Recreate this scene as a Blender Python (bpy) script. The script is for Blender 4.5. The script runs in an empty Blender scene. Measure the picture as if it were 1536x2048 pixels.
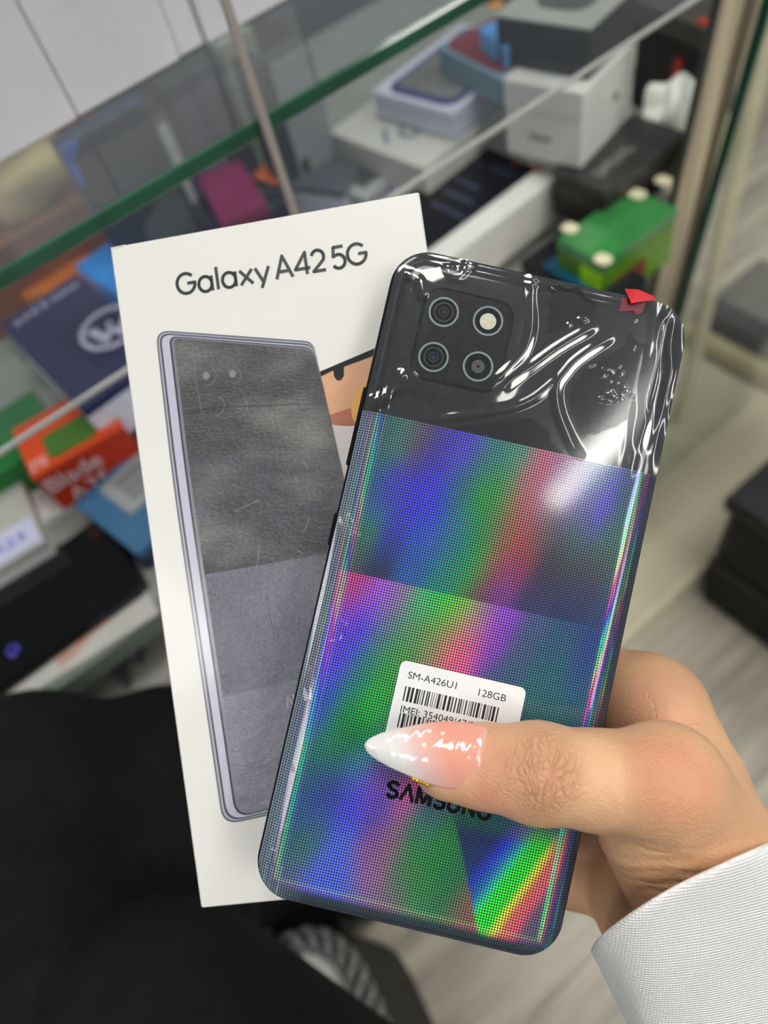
import bpy, bmesh, math, random
import numpy as np
from mathutils import Matrix, Vector
random.seed(7); rng = np.random.default_rng(5)
SC = bpy.context.scene
COL = SC.collection

# ------------------------------------------------------------------ camera
F_PX, CX, CY, ZC = 1450.0, 768.0, 1024.0, 1.15
R = np.array([[0.769164, 0.597683, -0.22619], [-0.611199, 0.584664, -0.533483], [-0.186608, 0.548583, 0.815006]])
cam_d = bpy.data.cameras.new('camera'); cam = bpy.data.objects.new('camera', cam_d); COL.objects.link(cam)
cam_d.sensor_fit = 'VERTICAL'; cam_d.sensor_height = 34.6; cam_d.lens = 34.6 * F_PX / 2048
cam_d.clip_start = 0.01; cam_d.clip_end = 60
cm = np.eye(4); cm[:3, :3] = R; cm[:3, 3] = (0, 0, ZC)
cam.matrix_world = Matrix(cm.tolist())
cam_d.dof.use_dof = True; cam_d.dof.focus_distance = 0.178; cam_d.dof.aperture_fstop = 7.6
SC.camera = cam
# ------------------------------------------------------------------ world, exposure
SC.view_settings.view_transform = 'Standard'; SC.view_settings.look = 'None'
SC.view_settings.gamma = 1.0; SC.view_settings.exposure = 0.16; SC.view_settings.use_curve_mapping = False
wd = bpy.data.worlds.new('shop_surroundings'); SC.world = wd; wd.use_nodes = True
wd.node_tree.nodes['Background'].inputs[0].default_value = (0.80, 0.88, 1.0, 1)
wd.node_tree.nodes['Background'].inputs[1].default_value = 0.22
SC.cycles.transparent_max_bounces = 16
TUBE = ((0.09, -1.232), (1.45, -0.90))                      # slim tube lamp whose mirror image lies on the phone
ADDED_PANELS = [((0.75, -3.1), (1.2, 0.60)), ((0.74, -1.86), (0.80, 0.50)), ((0.42, 0.02), (0.70, 0.42)), ((1.75, -0.45), (0.60, 0.60)), ((-1.75, -0.55), (0.60, 0.60)), ((0.45, 1.55), (1.2, 0.30)), ((-2.1, 1.2), (0.60, 0.60))]  # unseen light panels added for highlights on the film creases and overall fill
TUBE_L, PANEL_L = 13.0, 13.5

# ------------------------------------------------------------------ helpers
def lin(c):
    out = []
    for v in c[:3]:
        v = v / 255.0
        out.append(v / 12.92 if v <= 0.04045 else ((v + 0.055) / 1.055) ** 2.4)
    return tuple(out) + (1.0,)
def ray(p):
    return R @ np.array([(p[0] - CX) / F_PX, -(p[1] - CY) / F_PX, -1.0])
def at(px, py, z):                        # the point of a level z seen along a line of sight
    w = ray((px, py)); return w * ((z - ZC) / w[2]) + np.array([0, 0, ZC])
def atY(px, py, y):
    w = ray((px, py)); return w * (y / w[1]) + np.array([0, 0, ZC])

PM = np.array([[0.613465, 0.763659, -0.201211, 0.045031], [-0.734901, 0.458766, -0.499454, 0.06871],
               [-0.289103, 0.454268, 0.842651, 0.990401], [0, 0, 0, 1]])
BM = np.array([[0.822907, 0.48662, -0.293299, 0.021522], [-0.567005, 0.670215, -0.478871, 0.10948],
               [-0.036455, 0.560368, 0.827441, 0.988791], [0, 0, 0, 1]])
def plane_local(Mx, px, py, z):           # z in metres above the local plane
    o = Mx[:3, :3].T @ (np.array([0, 0, ZC]) - Mx[:3, 3]); d = Mx[:3, :3].T @ ray((px, py))
    return o + d * ((z - o[2]) / d[2])
def P(px, py, z=0.0): return plane_local(PM, px, py, z * 1e-3) * 1e3      # phone-local mm
def Q(px, py, z=0.0): return plane_local(BM, px, py, z * 1e-3) * 1e3      # box-local mm

def nd(nt, kind, **kw):
    n = nt.nodes.new(kind)
    for k, v in kw.items(): setattr(n, k, v)
    return n
def math_n(nt, op, a, b=None, c=None):
    n = nt.nodes.new('ShaderNodeMath'); n.operation = op
    for i, v in enumerate((a, b, c)):
        if v is None: continue
        if isinstance(v, (int, float)): n.inputs[i].default_value = v
        else: nt.links.new(v, n.inputs[i])
    return n.outputs[0]
MATS = {}
def mat(name, col, rough=0.5, metal=0.0, coat=0.0, var=0.08, scale=30.0, bump=0.0, bscale=300.0, spec=0.5, sss=0.0, stretch=None):
    if name in MATS: return MATS[name]
    m = bpy.data.materials.new(name); m.use_nodes = True; nt = m.node_tree; b = nt.nodes['Principled BSDF']
    tc = nd(nt, 'ShaderNodeTexCoord'); src = tc.outputs['Object']
    if stretch:
        mp = nd(nt, 'ShaderNodeMapping'); mp.inputs['Scale'].default_value = stretch
        nt.links.new(src, mp.inputs[0]); src = mp.outputs[0]
    no = nd(nt, 'ShaderNodeTexNoise'); no.inputs['Scale'].default_value = scale; no.inputs['Detail'].default_value = 4
    nt.links.new(src, no.inputs['Vector'])
    c = lin(col); rp = nd(nt, 'ShaderNodeValToRGB')
    rp.color_ramp.elements[0].position = 0.3; rp.color_ramp.elements[1].position = 0.7
    rp.color_ramp.elements[0].color = tuple(v * (1 - var) for v in c[:3]) + (1,)
    rp.color_ramp.elements[1].color = tuple(min(1, v * (1 + var)) for v in c[:3]) + (1,)
    nt.links.new(no.outputs['Fac'], rp.inputs[0]); nt.links.new(rp.outputs[0], b.inputs['Base Color'])
    b.inputs['Roughness'].default_value = rough; b.inputs['Metallic'].default_value = metal
    b.inputs['Coat Weight'].default_value = coat; b.inputs['Coat Roughness'].default_value = 0.08
    b.inputs['Specular IOR Level'].default_value = spec
    if sss: b.inputs['Subsurface Weight'].default_value = sss
    if bump:
        n2 = nd(nt, 'ShaderNodeTexNoise'); n2.inputs['Scale'].default_value = bscale; n2.inputs['Detail'].default_value = 3
        nt.links.new(src, n2.inputs['Vector'])
        bp = nd(nt, 'ShaderNodeBump'); bp.inputs['Strength'].default_value = bump; bp.inputs['Distance'].default_value = 0.002
        nt.links.new(n2.outputs['Fac'], bp.inputs['Height']); nt.links.new(bp.outputs[0], b.inputs['Normal'])
    MATS[name] = m; return m

def mesh_obj(name, V, Fc, m, parent=None, smooth=False):
    me = bpy.data.meshes.new(name); me.from_pydata([tuple(map(float, v)) for v in V], [], [tuple(map(int, f)) for f in Fc]); me.update()
    if m is not None:
        for mm in (m if isinstance(m, (list, tuple)) else [m]): me.materials.append(mm)
    if smooth: me.polygons.foreach_set('use_smooth', [True] * len(me.polygons))
    o = bpy.data.objects.new(name, me); COL.objects.link(o)
    if parent is not None: o.parent = parent
    return o
def thing(name, label, cat, loc=(0, 0, 0), group=None, kind=None, mw=None):
    o = bpy.data.objects.new(name, None); COL.objects.link(o); o.empty_display_size = 0.02
    if mw is not None: o.matrix_world = Matrix(mw.tolist())
    else: o.location = tuple(map(float, loc))
    o['loc'] = [float(v) for v in loc]
    tag(o, label, cat, group, kind); return o
def tag(o, label=None, cat=None, group=None, kind=None):
    if label: o['label'] = label
    if cat: o['category'] = cat
    if group: o['group'] = group
    if kind: o['kind'] = kind
    return o
def root_loc(o):
    while o.parent is not None: o = o.parent
    return np.array(o['loc']) if 'loc' in o.keys() else np.zeros(3)
def W_obj(name, V, Fc, m, parent, smooth=False):          # vertices given in world space
    l = root_loc(parent) if parent is not None else np.zeros(3)
    return mesh_obj(name, np.asarray(V, float) - l, Fc, m, parent, smooth)

def obox(o, u, v, w, bev=0.0012):                          # chamfered oriented box: corner o, edge vectors u v w
    o, u, v, w = (np.asarray(a, float) for a in (o, u, v, w))
    L = [np.linalg.norm(a) for a in (u, v, w)]; e = [a / l for a, l in zip((u, v, w), L)]
    b = min([bev] + [l * 0.3 for l in L]); V = []; idx = {}
    for i in (0, 1):
        for j in (0, 1):
            for k in (0, 1):
                for ax in range(3):
                    c = [(L[0] if i else 0), (L[1] if j else 0), (L[2] if k else 0)]
                    for a2 in range(3):
                        if a2 != ax: c[a2] += (-b if (i, j, k)[a2] else b)
                    idx[(i, j, k, ax)] = len(V); V.append(o + e[0] * c[0] + e[1] * c[1] + e[2] * c[2])
    Fc = []
    for ax in range(3):
        p, q = [a for a in range(3) if a != ax]
        for s in (0, 1):
            f = []
            for (a, bb) in ((0, 0), (1, 0), (1, 1), (0, 1)):
                t = [0, 0, 0]; t[ax] = s; t[p] = a; t[q] = bb; f.append(idx[(*t, ax)])
            Fc.append(f)
    for ax in range(3):                                    # edge chamfers along axis ax
        p, q = [a for a in range(3) if a != ax]
        for a in (0, 1):
            for bb in (0, 1):
                t0 = [0, 0, 0]; t0[p] = a; t0[q] = bb; t1 = list(t0); t1[ax] = 1
                Fc.append([idx[(*t0, p)], idx[(*t1, p)], idx[(*t1, q)], idx[(*t0, q)]])
    for i in (0, 1):
        for j in (0, 1):
            for k in (0, 1): Fc.append([idx[(i, j, k, 0)], idx[(i, j, k, 1)], idx[(i, j, k, 2)]])
    V = np.array(V); c0 = V.mean(0)
    for f in Fc:                                            # outward winding
        n = np.cross(V[f[1]] - V[f[0]], V[f[2]] - V[f[0]])
        if n @ (V[f].mean(0) - c0) < 0: f.reverse()
    return V, Fc
def join(parts):
    V = []; Fc = []; n = 0
    for v, f in parts:
        V.append(np.asarray(v, float)); Fc += [[i + n for i in g] for g in f]; n += len(v)
    return np.concatenate(V), Fc
def rrect(w, h, r, n=8, c=(0, 0)):
    pts = []
    for (sx, sy, a0) in ((1, 1, 0), (-1, 1, 90), (-1, -1, 180), (1, -1, 270)):
        for k in range(n + 1):
            a = math.radians(a0 + 90 * k / n)
            pts.append((c[0] + sx * (w / 2 - r) + r * math.cos(a), c[1] + sy * (h / 2 - r) + r * math.sin(a)))
    return pts
def plate(poly, z0, z1):                                    # flat prism from a CCW 2-D outline
    n = len(poly); V = [(x, y, z0) for x, y in poly] + [(x, y, z1) for x, y in poly]
    Fc = [list(range(n))[::-1], [n + i for i in range(n)]] + [[i, (i + 1) % n, n + (i + 1) % n, n + i] for i in range(n)]
    return np.array(V, float), Fc
def ccw(p):
    a = sum(p[i][0] * p[(i + 1) % len(p)][1] - p[(i + 1) % len(p)][0] * p[i][1] for i in range(len(p)))
    return list(p) if a > 0 else list(p)[::-1]
def to_frame(V, o, u, v):                                   # local x,y,z -> o + x u + y v + z (u x v)
    V = np.asarray(V, float); n = np.cross(u, v); return np.asarray(o) + V[:, :1] * u + V[:, 1:2] * v + V[:, 2:3] * n
def tube(pts, rad, n=10, closed_ends=True):
    pts = np.asarray(pts, float); rad = np.broadcast_to(np.asarray(rad, float), (len(pts),))
    V = []; Fc = []; up = np.array([0.3, 0.2, 1.0])
    for i, p in enumerate(pts):
        t = pts[min(i + 1, len(pts) - 1)] - pts[max(i - 1, 0)]; t = t / np.linalg.norm(t)
        a = np.cross(t, up); a /= np.linalg.norm(a); b = np.cross(t, a)
        for k in range(n):
            th = 2 * math.pi * k / n; V.append(p + rad[i] * (math.cos(th) * a + math.sin(th) * b))
    for i in range(len(pts) - 1):
        for k in range(n): Fc.append([i * n + k, i * n + (k + 1) % n, (i + 1) * n + (k + 1) % n, (i + 1) * n + k])
    if closed_ends: Fc += [list(range(n)), [(len(pts) - 1) * n + k for k in range(n)][::-1]]
    return np.array(V), Fc
def disc_strokes(polys, w, z=0.0, h=0.00005):               # ribbons with round joints, for drawn letters
    parts = []
    for pl in polys:
        pl = [np.array(p, float) for p in pl]
        for a, b in zip(pl[:-1], pl[1:]):
            d = b - a; l = np.linalg.norm(d)
            if l < 1e-9: continue
            nrm = np.array([-d[1], d[0]]) / l * w / 2; q = [a + nrm, a - nrm, b - nrm, b + nrm]
            parts.append((np.array([(x, y, z) for x, y in q]), [[0, 1, 2, 3]]))
        for p in pl[1:-1]:
            parts.append((np.array([(p[0] + w / 2 * math.cos(t), p[1] + w / 2 * math.sin(t), z) for t in np.linspace(0, 2 * math.pi, 12, endpoint=False)]), [list(range(12))]))
    return join(parts)
def text_mesh(s, size, align='LEFT'):
    cu = bpy.data.curves.new('lettering', 'FONT'); cu.body = s; cu.size = size; cu.align_x = align; cu.resolution_u = 4
    o = bpy.data.objects.new('lettering', cu); COL.objects.link(o)
    dg = bpy.context.evaluated_depsgraph_get(); me = bpy.data.meshes.new_from_object(o.evaluated_get(dg))
    V = np.array([v.co[:] for v in me.vertices]) if len(me.vertices) else np.zeros((0, 3)); Fc = [list(p.vertices) for p in me.polygons]
    bpy.data.objects.remove(o); bpy.data.curves.remove(cu); bpy.data.meshes.remove(me)
    return V, Fc
def text_fit(s, w, h):                                      # text stretched to width w, capital height h
    V, Fc = text_mesh(s, 1.0); V = V.copy(); V[:, 0] -= V[:, 0].min(); V[:, 0] *= w / V[:, 0].max()
    V[:, 1] *= h / 0.72; return V, Fc

# ---- implicit surfaces (surface nets)
def surface_nets(Fd, org, h):
    nx, ny, nz = Fd.shape; S = Fd < 0
    acc = np.zeros((nx - 1, ny - 1, nz - 1, 3)); cnt = np.zeros((nx - 1, ny - 1, nz - 1))
    cor = [(i, j, k) for i in (0, 1) for j in (0, 1) for k in (0, 1)]
    for a in cor:
        for ax in range(3):
            if a[ax]: continue
            b = list(a); b[ax] = 1
            sl = lambda c: Fd[c[0]:nx - 1 + c[0], c[1]:ny - 1 + c[1], c[2]:nz - 1 + c[2]]
            fa, fb = sl(a), sl(b); m = (fa < 0) != (fb < 0)
            t = np.where(m, fa / np.where(m, fa - fb, 1), 0)
            for d in range(3): acc[..., d] += np.where(m, a[d] + (t if d == ax else 0), 0)
            cnt += m
    act = cnt > 0; ids = -np.ones(act.shape, int); ids[act] = np.arange(act.sum())
    idx = np.argwhere(act); V = (idx + acc[act] / cnt[act][:, None]) * h + org
    quads = []
    for ax in range(3):
        p, q = (ax + 1) % 3, (ax + 2) % 3
        s0 = [slice(None)] * 3; s1 = [slice(None)] * 3; s0[ax] = slice(0, -1); s1[ax] = slice(1, None)
        A, B = S[tuple(s0)], S[tuple(s1)]
        for flip in (False, True):
            m = (A & ~B) if not flip else (~A & B)
            e = np.argwhere(m); e = e[(e[:, p] > 0) & (e[:, q] > 0) & (e[:, p] < Fd.shape[p] - 1) & (e[:, q] < Fd.shape[q] - 1)]
            def g(dp, dq):
                c = e.copy(); c[:, p] += dp; c[:, q] += dq; return ids[c[:, 0], c[:, 1], c[:, 2]]
            f = np.stack([g(-1, -1), g(0, -1), g(0, 0), g(-1, 0)], 1)
            quads.append(f[:, ::-1] if flip else f)
    return V, np.concatenate(quads)
def smin(a, b, k):
    h = np.clip(0.5 + 0.5 * (b - a) / k, 0, 1); return b * (1 - h) + a * h - k * h * (1 - h)
def cone_sdf(G, a, b, ra, rb):
    a, b = np.array(a, float), np.array(b, float); d = b - a; L = d @ d
    t = np.clip(((G - a) @ d) / L, 0, 1); c = a + t[..., None] * d
    return np.linalg.norm(G - c, axis=-1) - (ra + (rb - ra) * t)
def ell_sdf(G, c, ax, r):                                   # ellipsoid with axes rows ax and radii r
    q = (G - np.array(c)) @ np.array(ax).T; k0 = np.linalg.norm(q / r, axis=-1); k1 = np.linalg.norm(q / (np.array(r) ** 2), axis=-1)
    return k0 * (k0 - 1) / np.maximum(k1, 1e-6)
def grid(lo, hi, h):
    n = [int(math.ceil((b - a) / h)) + 1 for a, b in zip(lo, hi)]
    ax = [lo[i] + h * np.arange(n[i]) for i in range(3)]
    return np.stack(np.meshgrid(*ax, indexing='ij'), -1)

# ================================================================== room
fl = thing('floor', None, None, (0, 0, 0), kind='structure')
sub = W_obj('subfloor', *obox((-2.6, -2.6, -0.05), (5.6, 0, 0), (0, 5.6, 0), (0, 0, 0.044), 0.001), mat('subfloor', (70, 66, 60), 0.9), fl)
m_plank = mat('grey_wood_plank', (182, 175, 160), 0.42, var=0.42, scale=4.5, bump=0.15, bscale=60, stretch=(0.8, 7, 7))
pv, pf = obox((0, 0, -0.006), (1.199, 0, 0), (0, 0.179, 0), (0, 0, 0.006), 0.0008)
pm = None
for r in range(-7, 8):
    for k in range(-1, 3):
        x = k * 1.2 + (0.43 * r) % 1.2 - 0.9; y = r * 0.18
        if pm is None:
            o = mesh_obj('plank', pv, pf, m_plank, fl); pm = o.data
        else:
            o = bpy.data.objects.new('plank', pm); COL.objects.link(o); o.parent = fl
        o.location = (x, y, 0)
ce = W_obj('ceiling', *obox((-2.6, -3.6, 2.85), (5.6, 0, 0), (0, 6.6, 0), (0, 0, 0.05), 0.001), mat('ceiling_paint', (142, 142, 140), 0.9), None)
tag(ce, kind='structure')
def emitter(name, strength):
    m = bpy.data.materials.new(name); m.use_nodes = True; nt = m.node_tree; nt.nodes.clear()
    em = nd(nt, 'ShaderNodeEmission'); em.inputs[0].default_value = (1.0, 0.98, 0.94, 1); em.inputs[1].default_value = strength
    nt.links.new(em.outputs[0], nd(nt, 'ShaderNodeOutputMaterial').inputs[0]); return m
m_em, m_pn = emitter('tube_diffuser', TUBE_L), emitter('added_panel_diffuser', PANEL_L)
m_hs = mat('lamp_housing', (230, 230, 228), 0.4)
a, b = np.array([*TUBE[0], 2.8]), np.array([*TUBE[1], 2.8]); d = b - a; L = np.linalg.norm(d); u = d / L; n = np.array([-u[1], u[0], 0])
t = thing('tube_lamp', 'slim white tube lamp on the ceiling mirrored in the phone film', 'lamp', a)
W_obj('housing', *obox(a - n * 0.045 + np.array([0, 0, 0.02]), d, n * 0.09, (0, 0, 0.03)), m_hs, t)
W_obj('diffuser', *tube([a, a + d * 0.015, a + d * 0.5, a + d * 0.985, b], [0.026, 0.036, 0.036, 0.036, 0.026], 16), m_em, t, True)
where = ['far behind the seat', 'behind the seat', 'over the phone boxes', 'over the aisle', 'left of the seat', 'beyond the counter', 'far left beyond the counter']
for ((x, y), (w, h)), wh in zip(ADDED_PANELS, where):
    t = thing('added_panel', 'added unseen flat light panel on the ceiling ' + wh, 'lamp', (x, y, 2.80), 'added ceiling light panels')
    W_obj('housing', *obox((x - w / 2 - 0.015, y - h / 2 - 0.015, 2.806), (w + 0.03, 0, 0), (0, h + 0.03, 0), (0, 0, 0.044)), m_hs, t)
    W_obj('diffuser', *obox((x - w / 2, y - h / 2, 2.798), (w, 0, 0), (0, h, 0), (0, 0, 0.008), 0.002), m_pn, t)

# ================================================================== counter
YE = 0.33
def glass_mat(name, dust, tint=(0.93, 0.97, 0.95)):
    m = bpy.data.materials.new(name); m.use_nodes = True; nt = m.node_tree; nt.nodes.clear(); L = nt.links.new
    tr = nd(nt, 'ShaderNodeBsdfTransparent'); tr.inputs[0].default_value = (*tint, 1)
    gl = nd(nt, 'ShaderNodeBsdfGlossy'); gl.inputs['Roughness'].default_value = 0.03
    df = nd(nt, 'ShaderNodeBsdfDiffuse'); df.inputs[0].default_value = (0.75, 0.77, 0.78, 1)
    lw = nd(nt, 'ShaderNodeLayerWeight'); lw.inputs[0].default_value = 0.5       # Schlick, the same on both faces of the pane
    frs = math_n(nt, 'ADD', 0.04, math_n(nt, 'MULTIPLY', math_n(nt, 'POWER', lw.outputs['Facing'], 5.0), 0.96))
    no = nd(nt, 'ShaderNodeTexNoise'); no.inputs['Scale'].default_value = 14; no.inputs['Detail'].default_value = 6
    tc = nd(nt, 'ShaderNodeTexCoord'); L(tc.outputs['Object'], no.inputs[0])
    k = math_n(nt, 'MULTIPLY', no.outputs['Fac'], dust * 2)
    m1 = nd(nt, 'ShaderNodeMixShader'); L(k, m1.inputs[0]); L(tr.outputs[0], m1.inputs[1]); L(df.outputs[0], m1.inputs[2])
    m2 = nd(nt, 'ShaderNodeMixShader'); L(frs, m2.inputs[0]); L(m1.outputs[0], m2.inputs[1]); L(gl.outputs[0], m2.inputs[2])
    L(m2.outputs[0], nd(nt, 'ShaderNodeOutputMaterial').inputs[0]); MATS[name] = m; return m
g_top = glass_mat('counter_glass', 0.006, (0.95, 0.97, 0.96)); g_low = glass_mat('shelf_glass', 0.005, (0.97, 0.98, 0.98))
m_green = mat('green_glass_edge', (42, 88, 68), 0.15, coat=0.6, var=0.25, scale=25)
m_white_edge = mat('polished_pale_edge', (186, 188, 184), 0.12, coat=0.5)
m_alu = mat('satin_aluminium', (214, 202, 172), 0.28, metal=0.45, var=0.25, scale=8, stretch=(8, 8, 0.6))  # stretched cream streaks in the colour stand for bright reflections on the frame
m_lam = mat('grey_laminate', (150, 150, 144), 0.35)
XL, XR = -0.75, 0.90
ct = thing('display_counter', 'glass display counter with green edged top and aluminium door frame, full of phone boxes', 'counter', (0, YE, 0))
def pane(name, x0, x1, y0, y1, z, th, gm, em_, ew, parent):
    p = W_obj(name, *obox((x0, y0 + ew, z - th), (x1 - x0, 0, 0), (0, y1 - y0 - ew, 0), (0, 0, th), 0.0004), gm, parent)
    W_obj('polished_edge', *obox((x0, y0, z - th), (x1 - x0, 0, 0), (0, ew, 0), (0, 0, th), 0.0012), em_, p)
    return p
pane('glass_top', XL, XR + 0.02, YE, 0.95, 1.15 - 0.508 * YE, 0.008, g_top, m_green, 0.003, ct)
pane('glass_shelf', XL, 0.70, YE, 0.92, 1.15 - 0.7387 * YE, 0.0035, g_low, m_white_edge, 0.002, ct)
DZ = 0.72
XD = 0.53
dk = W_obj('deck', *obox((XL, YE + 0.012, DZ - 0.018), (XD - XL, 0, 0), (0, 0.62, 0), (0, 0, 0.018), 0.002), m_lam, ct)
W_obj('deck_extension', *obox((XD, 0.425, DZ - 0.018), (0.18, 0, 0), (0, 0.537, 0), (0, 0, 0.018), 0.002), m_lam, ct)
W_obj('deck_edge_strip', *obox((XL, YE, DZ - 0.02), (XD - XL, 0, 0), (0, 0.012, 0), (0, 0, 0.022), 0.002), mat('grey_green_strip', (124, 132, 124), 0.3), dk)
m_beige = mat('beige_cabinet_panel', (196, 190, 164), 0.4, var=0.06, scale=4)
W_obj('cabinet_panel', *obox((XL, YE + 0.06, 0.08), (XD + 0.05 - XL, 0, 0), (0, 0.018, 0), (0, 0, 0.50), 0.002), m_beige, ct)
pt_, pb_ = atY(1428, 0, YE), atY(1318, 500, YE); lean = (pt_ - pb_) / (pt_[2] - pb_[2])          # the sliding door frame leans a little
def slat(name, x0, y0, sx, sy, m_, parent, z0=0.56, z1=1.02):
    o0 = pb_ + lean * (z0 - pb_[2]); return W_obj(name, *obox((o0[0] + x0, y0, z0), (sx, 0, 0), (0, sy, 0), lean * (z1 - z0), 0.0015), m_, parent)
fr_ = slat('door_frame', 0.006, YE - 0.004, 0.028, 0.007, m_alu, ct)
slat('rubber_seal', 0.0, YE - 0.003, 0.006, 0.005, mat('dark_seal', (50, 49, 45), 0.4), fr_); slat('frame_lip', 0.033, YE - 0.006, 0.012, 0.012, mat('warm_steel', (150, 136, 118), 0.3, metal=0.8), fr_)
et, eb = atY(1530, 20, YE - 0.01), atY(1366, 590, YE - 0.01); lean2 = (et - eb) / (et[2] - eb[2])
o0 = eb + lean2 * (0.30 - eb[2])
sg = W_obj('sliding_door', *obox((o0[0] + 0.005, YE - 0.012, 0.30), (0.40, 0, 0), (0, 0.006, 0), lean2 * 0.72, 0.0005), glass_mat('side_glass', 0.05, (0.95, 0.97, 0.94)), ct)
W_obj('polished_edge', *obox((o0[0], YE - 0.013, 0.30), (0.005, 0, 0), (0, 0.008, 0), lean2 * 0.72, 0.001), mat('dark_green_edge', (16, 70, 54), 0.15, coat=0.5), sg)
q = atY(480, 20, YE - 0.01); q2 = atY(572, 400, YE - 0.01)
dv_ = W_obj('glass_divider', *obox(((q[0] + q2[0]) / 2 - 0.0015, YE - 0.004, 0.84), (0.003, 0, 0), (0, 0.05, 0), (0, 0, 0.060), 0.0004), g_low, ct)
W_obj('divider_clip', *obox(((q[0] + q2[0]) / 2 - 0.002, YE - 0.008, q2[2] - 0.03), (0.004, 0, 0), (0, 0.003, 0), (0, 0, 0.20), 0.0004), mat('pale_tape', (168, 158, 152), 0.4), dv_)
pl = thing('low_platform', 'beige low platform board with its lit front edge painted pale at the foot of the counter', 'platform', (0.3, 0.5, 0))
W_obj('board', *obox((0.22, 0.256, 0.0), (0.73, 0, 0), (0, 0.13, 0), (0, 0, 0.08), 0.002), m_beige, pl)
W_obj('front_edge', *obox((0.22, 0.250, 0.0), (0.73, 0, 0), (0, 0.006, 0), (0, 0, 0.081), 0.001), mat('lit_plinth', (226, 218, 190), 0.35), pl)  # paler than the board: light on the front face put into its colour
W_obj('side_board', *obox((0.62, 0.386, 0.0), (0.33, 0, 0), (0, 0.5, 0), (0, 0, 0.08), 0.002), m_beige, pl)

# ---- cartons
def carton(name, label, cat, B, A, C, zt, h, m_lid, m_base=None, lid=0.35, L1=None, L2=None, group=None, bev=0.0012):
    """carton whose top face has its near corner at B and edges towards A and C (photo lines of sight on level zt)"""
    b, a, c = at(*B, zt), at(*A, zt), at(*C, zt)
    u = a - b; l1 = np.linalg.norm(u); u /= l1; v = np.array([-u[1], u[0], 0.0])
    if v @ (c - b) < 0: v = -v
    l2 = abs((c - b) @ v); l1 = L1 or l1; l2 = L2 or l2
    t = thing(name, label, cat, b + u * l1 / 2 + v * l2 / 2 + np.array([0, 0, -h]), group)
    w = np.array([0, 0, 1.0]); hl = h * lid; e = 0.0006
    W_obj('lid', *obox(b - w * hl, u * l1, v * l2, w * hl, bev), m_lid, t)
    W_obj('base', *obox(b - w * h + (u + v) * e, u * (l1 - 2 * e), v * (l2 - 2 * e), w * (h - hl), bev), m_base or m_lid, t)
    t['_b'] = list(map(float, b)); t['_u'] = list(map(float, u)); t['_v'] = list(map(float, v)); t['_d'] = [float(l1), float(l2), float(h)]
    return t
def face(t, which):                                     # (origin, x axis, y axis) with the normal pointing out of the carton
    b, u, v = (np.array(t[k]) for k in ('_b', '_u', '_v')); l1, l2, h = t['_d']; w = np.array([0, 0, 1.0])
    if which == 'top':
        return (b + u * l1, -u, v) if np.cross(-u, v)[2] > 0 else (b, u, v)
    if which == 'u':                                    # the side over B-A
        o, x = (b - w * h + u * l1, -u); 
        return (o, x, w) if np.cross(x, w) @ v < 0 else (b - w * h, u, w)
    o, x = (b - w * h, v)
    return (o, x, w) if np.cross(x, w) @ u < 0 else (b - w * h + v * l2, -v, w)
def sticker(t, name, which, x0, y0, x1, y1, m, label=None, r=0.001, th=0.0004, parent=None):
    o, x, y = face(t, which); V, Fc = plate(rrect(x1 - x0, y1 - y0, min(r, (x1 - x0) / 2.1, (y1 - y0) / 2.1), 3, ((x0 + x1) / 2, (y0 + y1) / 2)), 0.0001, th + 0.0007)
    s = W_obj(name, to_frame(V, o, x, y), Fc, m, parent or t)
    if label: s['label'] = label
    return s
def letters(t, s, which, x, y, w, h, m, rot=0, parent=None, lift=0.0012):
    o, ex, ey = face(t, which); V, Fc = text_fit(s, w, h); a = math.radians(rot); V = V.copy()
    X = V[:, 0] * math.cos(a) - V[:, 1] * math.sin(a) + x; Y = V[:, 0] * math.sin(a) + V[:, 1] * math.cos(a) + y
    V = np.stack([X, Y, np.full(len(V), lift)], 1)
    return W_obj('lettering', to_frame(V, o, ex, ey), Fc, m, parent or t)
W_ = mat('white_card', (226, 226, 226), 0.4, var=0.03); W2 = mat('lilac_white_card', (214, 212, 232), 0.4, var=0.04); GW = mat('grey_white_card', (186, 184, 178), 0.45, var=0.05)
BK = mat('black_card', (24, 24, 27), 0.35, var=0.2); BK2 = mat('charcoal_card', (48, 48, 46), 0.3, var=0.15); NV = mat('navy_card', (36, 36, 88), 0.4, var=0.12)
OR = mat('orange_card', (226, 74, 18), 0.4, var=0.08); GN = mat('green_card', (24, 116, 48), 0.4, var=0.15); BL = mat('blue_card', (52, 104, 146), 0.4, var=0.1)
INK = mat('white_ink', (236, 226, 228), 0.4); SLV = mat('lilac_ink', (212, 208, 240), 0.35); DK = mat('dark_ink', (52, 54, 62), 0.4)

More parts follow.
